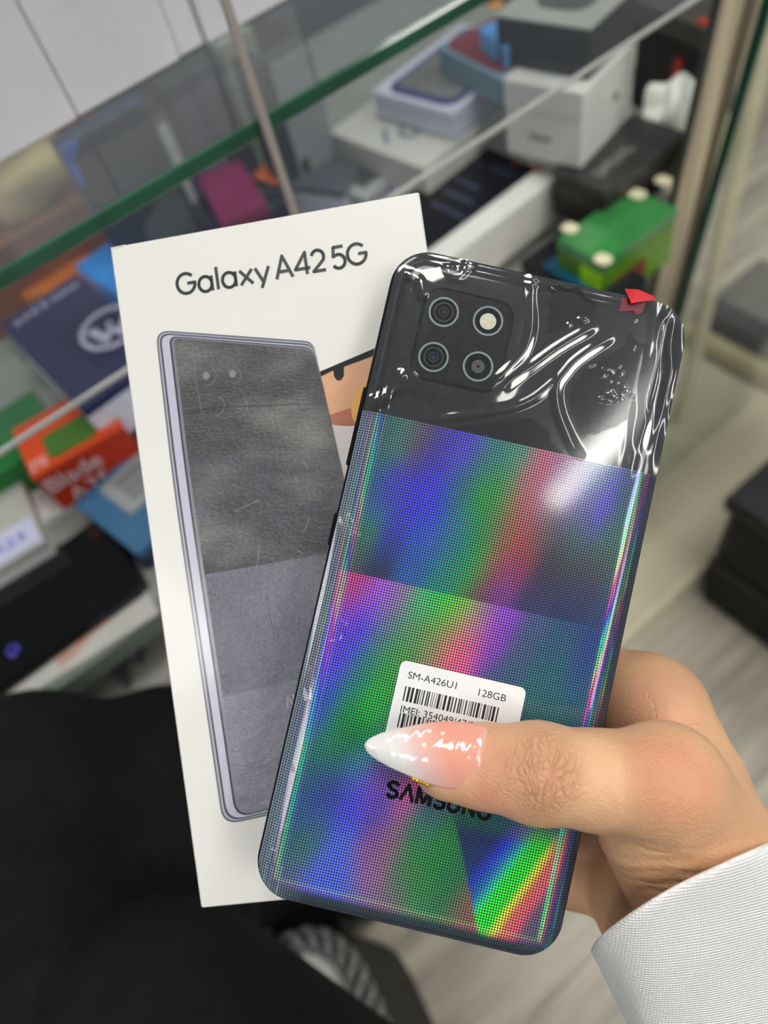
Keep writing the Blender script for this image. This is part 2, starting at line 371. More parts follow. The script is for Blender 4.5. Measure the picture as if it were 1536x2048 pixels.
# white cartons standing in a row on the glass top
ztop = 1.15 - 0.508 * YE + 0.0004
def top_row():
    a = at(-70, 366, ztop); b = at(575, 2, ztop); d = b - a; u = d / np.linalg.norm(d); v = np.array([-u[1], u[0], 0.0])
    cuts = [(-70, 160), (160, 368), (368, 420), (420, 590)]
    for i, (x0, x1) in enumerate(cuts):
        p = at(x0, 366 - (x0 + 70) * 0.5643, ztop); q = at(x1, 366 - (x1 + 70) * 0.5643, ztop)
        s = p + v * (0.0015 if i in (1, 3) else 0.004 if i == 2 else 0.0); l = (q - p) @ u - 0.0008
        lab = ['wide pale grey carton at the left end of the row on the glass top', 'second pale grey carton from the left on the glass top',
               'narrow pale grey carton squeezed into the row on the glass top', 'pale grey carton at the right end of the row on the glass top'][i]
        t = thing('white_carton', lab, 'box', s + u * l / 2, 'pale cartons in a row on the glass top')
        hh = [0.085, 0.086, 0.088, 0.084][i]
        W_obj('base', *obox(s, u * l, v * 0.085, (0, 0, hh * 0.88), 0.001), mat('pale_lilac_card', (214, 212, 216), 0.5, var=0.04), t)
        W_obj('lid', *obox(s + np.array([0, 0, hh * 0.88]), u * l, v * 0.085, (0, 0, hh * 0.12), 0.001), mat('pink_lid', (206, 150, 150), 0.5, var=0.2), t)
top_row()

# black smartphone lying on the deck
def lying_phone():
    zt = 0.7305; b = at(296, 1168, zt); a = at(203, 1027, zt); c = at(0, 1340, zt)
    u = a - b; w = np.linalg.norm(u); u /= w; v = np.array([-u[1], u[0], 0.0]); L = 0.162
    o = b; t = thing('black_smartphone', 'glossy black smartphone lying face down at the front of the deck', 'phone', b + u * w / 2 + v * L / 2 - np.array([0, 0, 0.0095]))
    c2 = (w / 2, L / 2)
    V, Fc = plate(rrect(w, L, 0.010, 8, c2), -0.0095, -0.0025); W_obj('frame', to_frame(V, o, u, v), Fc, mat('phone_frame_black', (16, 17, 22), 0.25), t)
    rings = [(0, -0.0025), (0.0012, -0.0008), (0.003, -0.0001), (0.006, 0)]
    VV = []; FF = []
    for d, z in rings: VV += [(x, y, z) for x, y in rrect(w - 2 * d, L - 2 * d, 0.010 - d, 8, c2)]
    n = len(VV) // len(rings)
    for i in range(len(rings) - 1): FF += [[i * n + k, i * n + (k + 1) % n, (i + 1) * n + (k + 1) % n, (i + 1) * n + k] for k in range(n)]
    FF.append([(len(rings) - 1) * n + k for k in range(n)])
    W_obj('back_panel', to_frame(VV, o, u, v), FF, mat('black_gloss', (9, 10, 13), 0.06, coat=1.0, var=0.3), t, False)
    p = at(27, 1301, zt); x, y = (p - b) @ u, (p - b) @ v
    V, Fc = plate(rrect(0.0095, 0.0095, 0.0047, 6, (x, y)), 0, 0.0012); ln = W_obj('camera_lens', to_frame(V, o, u, v), Fc, mat('violet_lens_glass', (84, 74, 190), 0.1, coat=1.0), t)
    V, Fc = plate(rrect(0.0055, 0.0055, 0.0027, 6, (x, y)), 0.0012, 0.0015); W_obj('pupil', to_frame(V, o, u, v), Fc, mat('lens_dark', (28, 24, 60), 0.1), ln)
lying_phone()

# orange carton with white lettering
t = carton('orange_phone_box', 'orange phone box with white lettering and a green patch under the glass shelf edge', 'box', (246, 851), (62, 957), (160, 782), 0.776, 0.044, OR, mat('deep_orange_card', (206, 54, 10), 0.45, var=0.06), lid=0.12, L2=0.062)
l1, l2, h = t['_d']
letters(t, 'Blade', 'u', 0.004, 0.0225, 0.044, 0.0150, INK); letters(t, 'A35', 'u', 0.012, 0.003, 0.034, 0.0150, INK)
sticker(t, 'patch', 'top', 0.018, 0.006, 0.058, 0.034, mat('green_patch', (70, 118, 30), 0.4), 'green printed patch', 0.006)
letters(t, 'A35', 'top', 0.062, 0.006, 0.016, 0.008, INK); letters(t, 'ZTE', 'top', 0.002, 0.004, 0.014, 0.010, INK)
t = carton('white_slim_box', 'slim white carton underneath the orange phone box', 'box', (258, 936), (80, 1046), (160, 860), 0.7315, 0.0112, W_, lid=0.5, L2=0.07)
# navy carton with a winged emblem
t = carton('navy_phone_box', 'navy phone box with a round winged emblem, lying under the glass shelf', 'box', (-4, 648), (151, 546), (120, 745), 0.800, 0.045, NV, mat('bright_lilac_card', (238, 236, 252), 0.4), lid=0.22, L2=0.155)
l1, l2, h = t['_d']; o, ex, ey = face(t, 'top')
u = np.array(t['_u']); v = np.array(t['_v']); b = np.array(t['_b'])
pc = at(222, 656, 0.800); xc, yc = (pc - o) @ ex, (pc - o) @ ey
ring = []
for k in range(40):
    a = 2 * math.pi * k / 40; ring.append((xc + 0.0255 * math.cos(a), yc + 0.0255 * math.sin(a)))
def ring_mesh(cx, cy, r0, r1, z, n=40):
    V = [(cx + r * math.cos(2 * math.pi * k / n), cy + r * math.sin(2 * math.pi * k / n), z) for r in (r0, r1) for k in range(n)]
    return np.array(V), [[k, (k + 1) % n, n + (k + 1) % n, n + k] for k in range(n)]
V, Fc = ring_mesh(xc, yc, 0.0215, 0.0265, 0.0012); em1 = W_obj('emblem', to_frame(V, o, ex, ey), [f[::-1] for f in Fc], SLV, t)
upd = at(152, 690, 0.800) - at(292, 622, 0.800); upd /= np.linalg.norm(upd)      # emblem's left in the picture
dn = at(245, 720, 0.800) - at(205, 600, 0.800); dn -= upd * (dn @ upd); dn /= np.linalg.norm(dn)
wing = [(-0.0195, -0.004), (-0.009, -0.006), (-0.004, 0.004), (0, -0.008), (0.004, 0.004), (0.009, -0.006), (0.0195, -0.004), (0.012, 0.014), (0.009, 0.015), (0.001, 0.003), (-0.001, 0.003), (-0.009, 0.015), (-0.012, 0.014)]
wing = [(-0.020, -0.007), (-0.011, -0.008), (-0.0065, 0.004), (-0.001, -0.008), (0.001, -0.008), (0.0065, 0.004), (0.011, -0.008), (0.020, -0.007), (0.009, 0.017), (0.005, 0.017), (0.0, 0.007), (-0.005, 0.017), (-0.009, 0.017)]
pts = [pc - upd * x + dn * y + np.array([0, 0, 0.0012]) for x, y in wing]
pc2 = pc + np.array([0, 0, 0.0012]); W_obj('emblem_wings', np.array(pts + [pc2]), [[i, (i + 1) % 13, 13] for i in range(13)], SLV, em1)
pt = at(152, 566, 0.800); lx, ly = (pt - o) @ ex, (pt - o) @ ey
ang = math.degrees(math.atan2((-(u)) @ ey, (-(u)) @ ex))
letters(t, 'moto g pure', 'top', lx, ly, 0.062, 0.0115, SLV, rot=ang)
t = carton('green_phone_box', 'green phone box with a mint label behind the orange box', 'box', (122, 868), (-60, 985), (0, 722), 0.765, 0.044, GN, L1=0.13, L2=0.07)
sticker(t, 'label_sticker', 'top', 0.050, 0.018, 0.078, 0.048, mat('mint_paper', (132, 172, 146), 0.5), 'mint green label')
t = carton('white_phone_box', 'white phone box with a violet printed label at the left edge of the deck', 'box', (90, 1081), (-20, 1147), (13, 968), 0.748, 0.0275, GW, W_, L1=0.10, L2=0.075)
sticker(t, 'label_sticker', 'top', 0.045, 0.002, 0.098, 0.030, mat('violet_paper', (206, 204, 232), 0.5), 'pale violet label')
letters(t, 'A23', 'top', 0.062, 0.010, 0.026, 0.010, mat('violet_ink', (112, 104, 214), 0.4), lift=0.0016)
t = carton('blue_phone_box', 'steel blue phone box with a grey barcode sticker beside the orange box', 'box', (274, 1110), (146, 1008), (370, 1010), 0.744, 0.0235, BL, mat('navy_blue_card', (26, 44, 84), 0.4), L2=0.085)
l1, l2, h = t['_d']
st = sticker(t, 'barcode_sticker', 'top', l1 * 0.10, 0.020, l1 * 0.62, 0.062, mat('grey_paper', (150, 154, 156), 0.5), 'grey barcode sticker')
o, ex, ey = face(t, 'top'); bars = []
for k in range(9): bars.append((np.array([(l1 * 0.16 + l1 * 0.04 * k + dx, y, 0.0013) for dx, y in ((0, 0.030), (0.001 + 0.0008 * (k % 3), 0.030), (0.001 + 0.0008 * (k % 3), 0.056), (0, 0.056))]), [[0, 1, 2, 3]]))
V, Fc = join(bars); W_obj('barcode', to_frame(V, o, ex, ey), Fc, mat('grey_ink', (104, 104, 108), 0.5), st)

# papers under the deck edge
t = carton('grey_flat_box', 'flat grey box with orange lettering in front of the black smartphone', 'box', (318, 1226), (300, 1190), (60, 1400), 0.7235, 0.003, GW, L1=0.03, L2=0.30)
o, ex, ey = face(t, 'top'); pt = at(128, 1334, 0.7235); p2 = at(222, 1238, 0.7235); dv = p2 - pt
letters(t, 'HUAWEI', 'top', (pt - o) @ ex, (pt - o) @ ey, np.linalg.norm(dv), 0.011, mat('orange_ink', (206, 118, 74), 0.5), rot=math.degrees(math.atan2(dv @ ey, dv @ ex)))
t = carton('paper_label_box', 'white box with a printed paper label on the low shelf below the deck edge', 'box', (330, 1400), (345, 1235), (180, 1420), 0.655, 0.03, GW, L1=0.12, L2=0.20)
o, ex, ey = face(t, 'top')
for k, (px, py, ww) in enumerate(((232, 1332, 0.018), (248, 1342, 0.022), (258, 1362, 0.014), (282, 1312, 0.012))):
    pt = at(px, py, 0.655); x, y = (pt - o) @ ex, (pt - o) @ ey; sticker(t, 'printed_line', 'top', x - ww / 2, y - 0.003, x + ww / 2, y + 0.003, mat('grey_text_ink', (120, 120, 130), 0.5))
W_obj('low_shelf', *obox((XL, YE + 0.02, 0.612), (XD - XL, 0, 0), (0, 0.5, 0), (0, 0, 0.0125), 0.001), mat('low_shelf_grey', (140, 138, 132), 0.4), ct)

# things at the back of the case, left
def upright(name, label, cat, pl, pr, y, z0, z1, th, m_f, m_b, group=None):
    a, b = atY(*pl, y), atY(*pr, y); a[2] = b[2] = z0; u = b - a; l = np.linalg.norm(u); u /= l; w = np.array([0, 0, 1.0]); v = np.cross(w, u)
    t = thing(name, label, cat, (a + b) / 2 + v * th / 2, group)
    W_obj('base', *obox(a + v * 0.002, u * l, v * (th - 0.002), w * (z1 - z0), 0.002), m_b, t)
    V, Fc = plate(rrect(l - 0.002, z1 - z0 - 0.002, 0.006, 5, (l / 2, (z1 - z0) / 2)), -0.0004, 0.0024)
    W_obj('front_face', to_frame(V, a + v * 0.002, u, w), Fc, m_f, t)
    t['_o'] = list(map(float, a)); t['_x'] = list(map(float, u)); t['_l'] = float(l); t['_h'] = float(z1 - z0)
    return t
def up_patch(t, name, poly, m, z=0.0008, label=None):
    a, u, w = np.array(t['_o']), np.array(t['_x']), np.array([0, 0, 1.0]); l, h = t['_l'], t['_h']
    V, Fc = plate(ccw([(x * l, y * h) for x, y in poly]), 0.0, z); o = W_obj(name, to_frame(V, a, u, w), Fc, m, t)
    if label: o['label'] = label
    return o
t = upright('brown_carton', 'large brown carton standing at the back of the case', 'box', (-140, 450), (235, 310), 0.812, DZ + 0.0006, 0.885, 0.12, mat('brown_card', (176, 106, 72), 0.5, var=0.15, scale=9), mat('brown_card_side', (140, 92, 70), 0.5))
t = carton('bright_orange_box', 'bright orange box lying in front of the brown carton', 'box', (215, 575), (40, 590), (225, 500), 0.752, 0.031, mat('bright_orange', (250, 140, 60), 0.4, var=0.06), L2=0.055)
t = carton('sky_blue_box', 'bright blue box peeking out behind the navy box', 'box', (330, 660), (188, 560), (330, 430), 0.770, 0.0494, mat('sky_blue', (44, 150, 244), 0.35, var=0.05), L1=0.16, L2=0.07)
t = upright('dark_tablet_box', 'dark slate tablet box with a blue rim, standing behind the white box', 'box', (216, 470), (377, 390), 0.64, DZ + 0.0006, 0.885, 0.025, mat('slate_print', (38, 42, 54), 0.3, var=0.12), mat('slate_rim', (40, 62, 104), 0.35))
up_patch(t, 'rim_corner', [(0.0, 0.80), (0.05, 0.80), (0.07, 0.93), (0.2, 0.985), (0.2, 1.0), (0.0, 1.0)], mat('blue_rim', (60, 120, 230), 0.35), 0.003, 'bright blue rim corner')
up_patch(t, 'printed_phone', [(0.36, 0.02), (0.94, 0.02), (0.94, 0.55), (0.80, 0.58), (0.40, 0.45), (0.36, 0.40)], mat('grey_print', (84, 88, 90), 0.35))
up_patch(t, 'printed_side', [(0.08, 0.02), (0.34, 0.02), (0.34, 0.25), (0.08, 0.2)], BK, 0.001)
for k, (x, y) in enumerate(((0.46, 0.17), (0.80, 0.24))): up_patch(t, 'printed_camera', [(x + 0.05 * math.cos(a), y + 0.045 * math.sin(a)) for a in np.linspace(0, 6.28, 10, endpoint=False)], BK2, 0.0012)
def blob(name, label, cat, c, r, m, seed, lump=0.12, sq=None):
    bm = bmesh.new(); bmesh.ops.create_icosphere(bm, subdivisions=4, radius=1.0); V = np.array([v.co[:] for v in bm.verts]); Fc = [[v.index for v in f.verts] for f in bm.faces]; bm.free()
    g = np.random.default_rng(seed); d = np.zeros(len(V))
    for k in range(7):
        n = g.normal(size=3); n /= np.linalg.norm(n); d += lump * np.sin(V @ n * g.uniform(3, 9) + g.uniform(0, 6)) / (1 + k * 0.4)
    V = V * (1 + d)[:, None] * np.array(r); V[:, 2] = np.maximum(V[:, 2], -r[2] * 0.8)
    o = mesh_obj(name, V, Fc, m, None, True); o.location = tuple(map(float, c)); tag(o, label, cat); return o
zc_ = 0.80
t = upright('low_brown_carton', 'low brown carton under the cream pouch, before the large brown carton', 'box', (-140, 520), (200, 400), 0.728, DZ + 0.0006, 0.800, 0.078, mat('brown_card_low', (150, 92, 64), 0.5, var=0.15, scale=9), mat('brown_card_top', (160, 104, 78), 0.5))
p = atY(48, 355, 0.765); blob('cream_pouch', 'cream coloured pouch slumped on the low brown carton', 'pouch', (p[0], 0.765, 0.8248), (0.055, 0.030, 0.030), mat('cream_cloth', (226, 202, 154), 0.6, var=0.06), 3, 0.10)
p = atY(0, 420, 0.645); blob('grey_pouch', 'grey blue pouch lying below the cream pouch', 'pouch', (p[0] - 0.02, 0.652, DZ + 0.022), (0.045, 0.020, 0.026), mat('grey_cloth', (128, 132, 132), 0.6), 4, 0.08)
t = carton('navy_dotted_box', 'navy box with pale dots and a white and blue rim under the magenta box', 'box', (470, 478), (358, 428), (620, 385), 0.768, 0.047, mat('dark_navy_card', (34, 40, 66), 0.4), W2, lid=0.45)
l1, l2, h = t['_d']; o, ex, ey = face(t, 'top')
for k, (px, py) in enumerate(((478, 430), (500, 412), (522, 394), (490, 440))):
    pt = at(px, py, 0.768); x, y = (pt - o) @ ex, (pt - o) @ ey; sticker(t, 'dot', 'top', x - 0.004, y - 0.004, x + 0.004, y + 0.004, mat('pale_dot', (120, 124, 136), 0.4), None, 0.004)
sticker(t, 'stripe', 'u', 0.0, 0.0, l1, 0.012, mat('stripe_blue', (60, 130, 220), 0.4), 'blue stripe')
t = carton('magenta_box', 'magenta box tilted on top of the navy dotted box', 'box', (440, 446), (393, 352), (513, 374), 0.800, 0.031, mat('magenta_card', (138, 24, 84), 0.35, var=0.1), mat('dark_magenta_card', (84, 14, 62), 0.4))
t = carton('purple_box', 'dark purple box tucked behind the magenta box', 'box', (396, 392), (374, 352), (440, 318), 0.785, 0.0640, mat('purple_card', (44, 22, 84), 0.4))
t = carton('long_white_box', 'long white box with an orange end label behind the magenta box', 'box', (503, 357), (552, 303), (672, 398), 0.780, 0.059, mat('grey_top', (92, 94, 104), 0.4), W2, lid=0.15)
l1, l2, h = t['_d']; o, ex, ey = face(t, 'top')
qd = ccw([tuple(np.array([(at(px, py, 0.780) - o) @ ex, (at(px, py, 0.780) - o) @ ey])) for px, py in ((505, 355), (549, 307), (575, 326), (556, 372))])
V, Fc = plate(qd, 0.0001, 0.0012); W_obj('end_label', to_frame(V, o, ex, ey), Fc, mat('orange_label', (252, 112, 50), 0.4), t)['label'] = 'orange end label'
t = upright('grey_phone_box', 'grey phone box with a black spine standing upright behind the counter post', 'box', (586, 300), (664, 262), 0.60, DZ + 0.0006, 0.878, 0.03, mat('grey_box_face', (150, 150, 154), 0.35, var=0.06), BK2)
up_patch(t, 'printed_camera', [(0.18 + 0.1 * math.cos(a), 0.42 + 0.05 * math.sin(a)) for a in np.linspace(0, 6.28, 12, endpoint=False)], BK2, 0.001)
t = upright('black_phone_box', 'narrow black phone box standing left of the grey phone box', 'box', (552, 318), (587, 300), 0.60, DZ + 0.0006, 0.885, 0.03, mat('black_face', (44, 46, 50), 0.35), BK)
t = upright('pale_green_box', 'pale green box standing behind the narrow black phone box', 'box', (490, 250), (556, 220), 0.70, DZ + 0.0006, 0.87, 0.03, mat('pale_green_card', (176, 182, 156), 0.4), GW)
t = upright('dark_speckled_box', 'dark grey box standing between the tablet box and the pale green box', 'box', (377, 300), (490, 240), 0.68, DZ + 0.0006, 0.87, 0.03, mat('dark_speckled', (70, 66, 80), 0.4, var=0.3, scale=40), BK2)
up_patch(t, 'printed_label', [(0.05, 0.3), (0.5, 0.3), (0.5, 0.55), (0.05, 0.5)], mat('dusty_print', (132, 128, 150), 0.4), 0.001)
t = carton('grey_print_box', 'grey phone box with a dark and green picture before the upright grey box', 'box', (728, 398), (632, 356), (806, 340), 0.775, 0.0545, mat('silver_card', (168, 167, 170), 0.35, var=0.05), GW)
l1, l2, h = t['_d']; o, ex, ey = face(t, 'top'); pt = at(725, 350, 0.775); x, y = (pt - o) @ ex, (pt - o) @ ey
sticker(t, 'picture', 'top', x - 0.020, y - 0.014, x + 0.016, y + 0.014, mat('dark_picture', (70, 74, 74), 0.4), 'dark printed picture'); sticker(t, 'picture_strip', 'top', x - 0.024, y - 0.014, x - 0.018, y + 0.014, mat('green_picture', (60, 140, 96), 0.4))
t = carton('white_number_box', 'white phone box with large pale blue numerals, leaning against the white stack', 'box', (848, 338), (656, 264), (1010, 205), 0.800, 0.079, mat('warm_white_card', (206, 204, 196), 0.35, var=0.05), W2)
l1, l2, h = t['_d']; o, ex, ey = face(t, 'top')
pt, p2 = at(770, 290, 0.8), at(842, 272, 0.8); dv = p2 - pt
letters(t, '10', 'top', (pt - o) @ ex, (pt - o) @ ey, np.linalg.norm(dv), 0.026, mat('pale_blue_ink', (112, 124, 146), 0.4), rot=math.degrees(math.atan2(dv @ ey, dv @ ex)))
pt = at(916, 247, 0.8); x, y = (pt - o) @ ex, (pt - o) @ ey; sticker(t, 'dot', 'top', x - 0.005, y - 0.005, x + 0.005, y + 0.005, mat('amber_dot', (250, 160, 40), 0.4), 'amber dot', 0.005)
t = carton('phone_picture_box', 'white and violet box with a printed phone, lying on the numeral box', 'box', (905, 226), (742, 182), (1000, 60), 0.826, 0.025, W2)
l1, l2, h = t['_d']; s = sticker(t, 'printed_phone', 'top', 0.012, 0.006, l1 - 0.006, l2 - 0.004, mat('printed_rim', (58, 58, 120), 0.3), 'printed phone', 0.012)
sticker(t, 'printed_screen', 'top', 0.018, 0.014, l1 - 0.012, l2 - 0.006, mat('printed_screen', (128, 126, 124), 0.3, var=0.35, scale=22), None, 0.008, 0.0008, s)
t = carton('maroon_phone_box', 'box with a printed maroon phone, lying behind the black gift box', 'box', (1000, 158), (872, 92), (1080, 20), 0.850, 0.023, mat('teal_card', (120, 150, 166), 0.4))
l1, l2, h = t['_d']; s = sticker(t, 'printed_phone', 'top', 0.004, 0.004, l1 - 0.003, l2 - 0.004, mat('maroon_print', (132, 44, 56), 0.3, var=0.25, scale=20), 'maroon printed phone', 0.012)
t = carton('light_blue_box', 'light blue box with an orange dot, left of the black gift box', 'box', (1010, 95), (955, 55), (1060, 0), 0.868, 0.017, mat('light_blue_card', (92, 170, 240), 0.4))
o, ex, ey = face(t, 'top'); pt = at(992, 12, 0.868); x, y = (pt - o) @ ex, (pt - o) @ ey; sticker(t, 'dot', 'top', x - 0.006, y - 0.006, x + 0.006, y + 0.006, mat('amber_dot2', (255, 160, 60), 0.4), 'orange dot', 0.006)

# stack on the right
zb2 = 0.852
t = carton('white_gift_box', 'big white box in the middle of the right stack under the black box', 'box', (1168, 186), (968, 150), (1318, 82), zb2, 0.062, mat('soft_white_card', (242, 239, 234), 0.4, var=0.02), L1=0.072)
sticker(t, 'emblem', 'v', 0.048, 0.030, 0.055, 0.037, mat('grey_emblem', (160, 156, 148), 0.4), None, 0.003)
sticker(t, 'faint_mark', 'u', 0.024, 0.018, 0.044, 0.022, mat('pink_grey_ink', (176, 164, 158), 0.4))
t = carton('black_gift_box', 'black box with pale grey top and dark oval, topmost of the right stack', 'box', (1181, 57), (988, 29), (1296, -30), 0.889, 0.0365, mat('pale_top', (186, 186, 178), 0.35), mat('deep_black_card', (16, 15, 15), 0.3, var=0.1), lid=0.05)
l1, l2, h = t['_d']; o, ex, ey = face(t, 'top'); pt = at(1140, -4, 0.889); x, y = (pt - o) @ ex, (pt - o) @ ey
sticker(t, 'printed_oval', 'top', x - 0.024, y - 0.018, x + 0.022, y + 0.016, mat('charcoal_print', (92, 92, 90), 0.4), 'charcoal printed oval', 0.014)
zb3 = zb2 - 0.0625
t = carton('black_lettered_box', 'flat black box with silver lettering below the big white box', 'box', (1212, 386), (1104, 338), (1354, 256), zb3, 0.022, mat('black_sheen_card', (58, 60, 58), 0.3, var=0.1), BK2)
l1, l2, h = t['_d']; o, ex, ey = face(t, 'top'); pt, p2 = at(1204, 358, zb3), at(1270, 300, zb3); dv = p2 - pt
letters(t, 'SAMSUNG', 'top', (pt - o) @ ex, (pt - o) @ ey, np.linalg.norm(dv), 0.011, mat('silver_ink', (176, 176, 170), 0.35), rot=math.degrees(math.atan2(dv @ ey, dv @ ex)))
t = carton('black_lower_box', 'second flat black box, below the lettered black box', 'box', (1208, 428), (1104, 382), (1345, 305), zb3 - 0.0225, 0.022, mat('brown_black_card', (52, 46, 44), 0.35, var=0.15), BK)
t = carton('black_top_phone_box', 'white phone box with a black printed lid, seen just above the hand-held phone', 'box', (1116, 352), (905, 268), (930, 548), 0.775, 0.045, mat('white_lid', (236, 236, 228), 0.4, var=0.04), mat('cream_base', (238, 234, 222), 0.4, var=0.05), L1=0.094, L2=0.165)
l1, l2, h = t['_d']; b, u, v = (np.array(t[k]) for k in ('_b', '_u', '_v'))
o, ex, ey = face(t, 'top')
qa = [b + u * 0.022 + v * 0.001, b + u * (l1 - 0.001) + v * 0.001, b + u * (l1 - 0.001) + v * (l2 - 0.001), b + u * 0.022 + v * (l2 - 0.001)]
V, Fc = plate(ccw([((q - o) @ ex, (q - o) @ ey) for q in qa]), 0, 0.0009); s = W_obj('black_print', to_frame(V, o, ex, ey), Fc, mat('blue_black_print', (14, 16, 26), 0.3, var=0.2), t)
ink = mat('faint_ink', (62, 66, 92), 0.4)
pt, p2 = at(918, 320, 0.775), at(1020, 358, 0.775); dv = p2 - pt
letters(t, 'Galaxy A03s', 'top', (pt - o) @ ex, (pt - o) @ ey, np.linalg.norm(dv), 0.008, ink, rot=math.degrees(math.atan2(dv @ ey, dv @ ex)), parent=s, lift=0.0014)
for k, (px, py, ww) in enumerate(((925, 366, 0.040), (915, 396, 0.036), (895, 424, 0.040))):
    pt = at(px, py, 0.775); x, y = (pt - o) @ ex, (pt - o) @ ey; sticker(t, 'printed_line', 'top', x - ww / 2, y - 0.002, x + ww / 2, y + 0.002, ink, None, 0.001, 0.0009, s)
for (px, py, mm) in ((1032, 330, 'red_dot'), (1074, 338, 'pink_dot')):
    pt = at(px, py, 0.775); x, y = (pt - o) @ ex, (pt - o) @ ey; sticker(t, 'dot', 'top', x - 0.004, y - 0.004, x + 0.004, y + 0.004, mat(mm, (200, 90, 70) if mm == 'pink_dot' else (120, 50, 50), 0.4), None, 0.004, 0.0008)
# green clamshell pack and neighbours
t = carton('green_clamshell', 'bright green glossy pack at the foot of the right stack', 'pack', (1207, 528), (1112, 478), (1322, 400), 0.772, 0.0508, mat('green_plastic', (58, 136, 70), 0.12, coat=1.0, var=0.2), mat('olive_green_plastic', (88, 140, 10), 0.2, coat=0.6, var=0.15), lid=0.2)
l1, l2, h = t['_d']; sticker(t, 'lime_panel', 'u', l1 - 0.022, 0.001, l1 - 0.001, h * 0.78, mat('lime', (170, 240, 8), 0.25), 'lime green panel')
sticker(t, 'red_panel', 'v', 0.012, 0.0, 0.05, h * 0.5, mat('dark_red_print', (112, 40, 22), 0.4), 'dark red print')
pale = mat('painted_highlight', (232, 226, 190), 0.3)  # pale discs painted as highlights on the glossy pack
o, ex, ey = face(t, 'top')
for (px, py) in ((1140, 458), (1206, 520), (1275, 390), (1326, 362)):
    pt = at(px, py, 0.772); x, y = (pt - o) @ ex, (pt - o) @ ey; sticker(t, 'round_highlight', 'top', x - 0.007, y - 0.006, x + 0.007, y + 0.006, pale, None, 0.005)
t = carton('teal_black_case', 'black and teal case lying in front of the green pack', 'case', (1205, 620), (1040, 520), (1215, 520), 0.745, 0.024, mat('black_teal', (10, 16, 24), 0.3), L2=0.05)
sticker(t, 'teal_panel', 'top', 0.02, 0.006, 0.07, 0.030, mat('teal_print', (0, 88, 118), 0.35), 'teal panel')
t = carton('black_red_box', 'tall black box with red marks standing right of the stack', 'box', (1410, 58), (1256, -6), (1455, -10), 0.815, 0.0945, mat('grey_black_card', (70, 66, 60), 0.35), mat('black_card2', (18, 17, 17), 0.35), lid=0.2)
l1, l2, h = t['_d']; sticker(t, 'red_mark', 'u', l1 - 0.03, h - 0.05, l1 - 0.02, h - 0.032, mat('red_mark', (200, 50, 40), 0.4), 'red mark'); sticker(t, 'red_seal', 'top', l1 - 0.016, 0.004, l1 - 0.004, 0.011, MATS['red_mark'], None)
p = at(1338, 228, 0.775); blob('plastic_bag', 'crumpled shiny white plastic bag squeezed beside the aluminium door frame', 'bag', (p[0], p[1], 0.760), (0.040, 0.024, 0.040), mat('shiny_white_plastic', (246, 246, 236), 0.15, coat=1.0), 11, 0.2)

# ================================================================== right: floor level
bx_c = at(1366, 1172, 0.0); bx_c[1] -= 0.026
t = thing('black_bin', 'black plastic storage bin standing on the floor at the right edge', 'bin', (bx_c[0] + 0.15, bx_c[1] - 0.15, 0))
m_bin = mat('black_plastic', (9, 9, 10), 0.5, spec=0.25)
W_obj('body', *obox((bx_c[0], bx_c[1] - 0.36, 0.0), (0.30, 0, 0), (0, 0.36, 0), (0, 0, 0.26), 0.012), m_bin, t)
W_obj('rim', *obox((bx_c[0] - 0.008, bx_c[1] - 0.368, 0.26), (0.316, 0, 0), (0, 0.376, 0), (0, 0, 0.025), 0.008), mat('black_rim', (20, 20, 22), 0.4), t)
W_obj('side_rib', *obox((bx_c[0] - 0.004, bx_c[1] - 0.36, 0.12), (0.006, 0, 0), (0, 0.36, 0), (0, 0, 0.012), 0.002), mat('black_rim', (20, 20, 22), 0.4), t)
rl = thing('steel_rail', 'pale metal rail lying along the far end of the beige platform', 'rail', (0.96, 0.5, 0))
W_obj('bar', *obox((0.952, 0.30, 0.08), (0.03, 0, 0), (0, 0.6, 0), (0, 0, 0.035), 0.004), mat('pale_rail', (196, 186, 140), 0.35, metal=0.2), rl)
for yy in (0.32, 0.86): W_obj('foot', *obox((0.957, yy, 0.0), (0.02, 0, 0), (0, 0.02, 0), (0, 0, 0.081), 0.002), m_alu, rl)
t = thing('second_showcase', 'beige second showcase far beyond the end of the counter', 'showcase', (1.8, 1.2, 0))
W_obj('top', *obox((1.44, 0.94, 0.50), (0.92, 0, 0), (0, 0.52, 0), (0, 0, 0.02), 0.004), mat('cream_top', (222, 212, 184), 0.3), t)
W_obj('body', *obox((1.45, 0.95, 0.0), (0.9, 0, 0), (0, 0.5, 0), (0, 0, 0.50), 0.004), mat('warm_grey_panel', (168, 158, 132), 0.3, var=0.2, scale=6), t)
cs = thing('cream_stand', 'cream metal display stand with two tall rails behind the sliding glass door', 'stand', (0.66, 0.46, 0))
for px, w_ in ((1512, 0.030), (1462, 0.014)):
    q = atY(px, 150, 0.46); W_obj('rail', *obox((q[0], 0.46, 0.081), (w_, 0, 0), (0, 0.012, 0), (0, 0, 0.88), 0.003), mat('cream_metal', (240, 228, 190), 0.3, var=0.15, scale=12), cs)
W_obj('foot_bar', *obox((0.56, 0.455, 0.081), (0.20, 0, 0), (0, 0.02, 0), (0, 0, 0.02), 0.003), mat('cream_metal', (240, 228, 190), 0.3), cs)
q = at(1486, 640, 0.16); q[0] += 0.075; t = thing('dark_crate', 'dark grey crate far off on the floor behind the rail', 'crate', (q[0], q[1], 0))
W_obj('body', *obox((q[0] - 0.07, q[1] - 0.06, 0.0), (0.16, 0, 0), (0, 0.14, 0), (0, 0, 0.13), 0.006), mat('crate_dark', (52, 52, 54), 0.4), t)
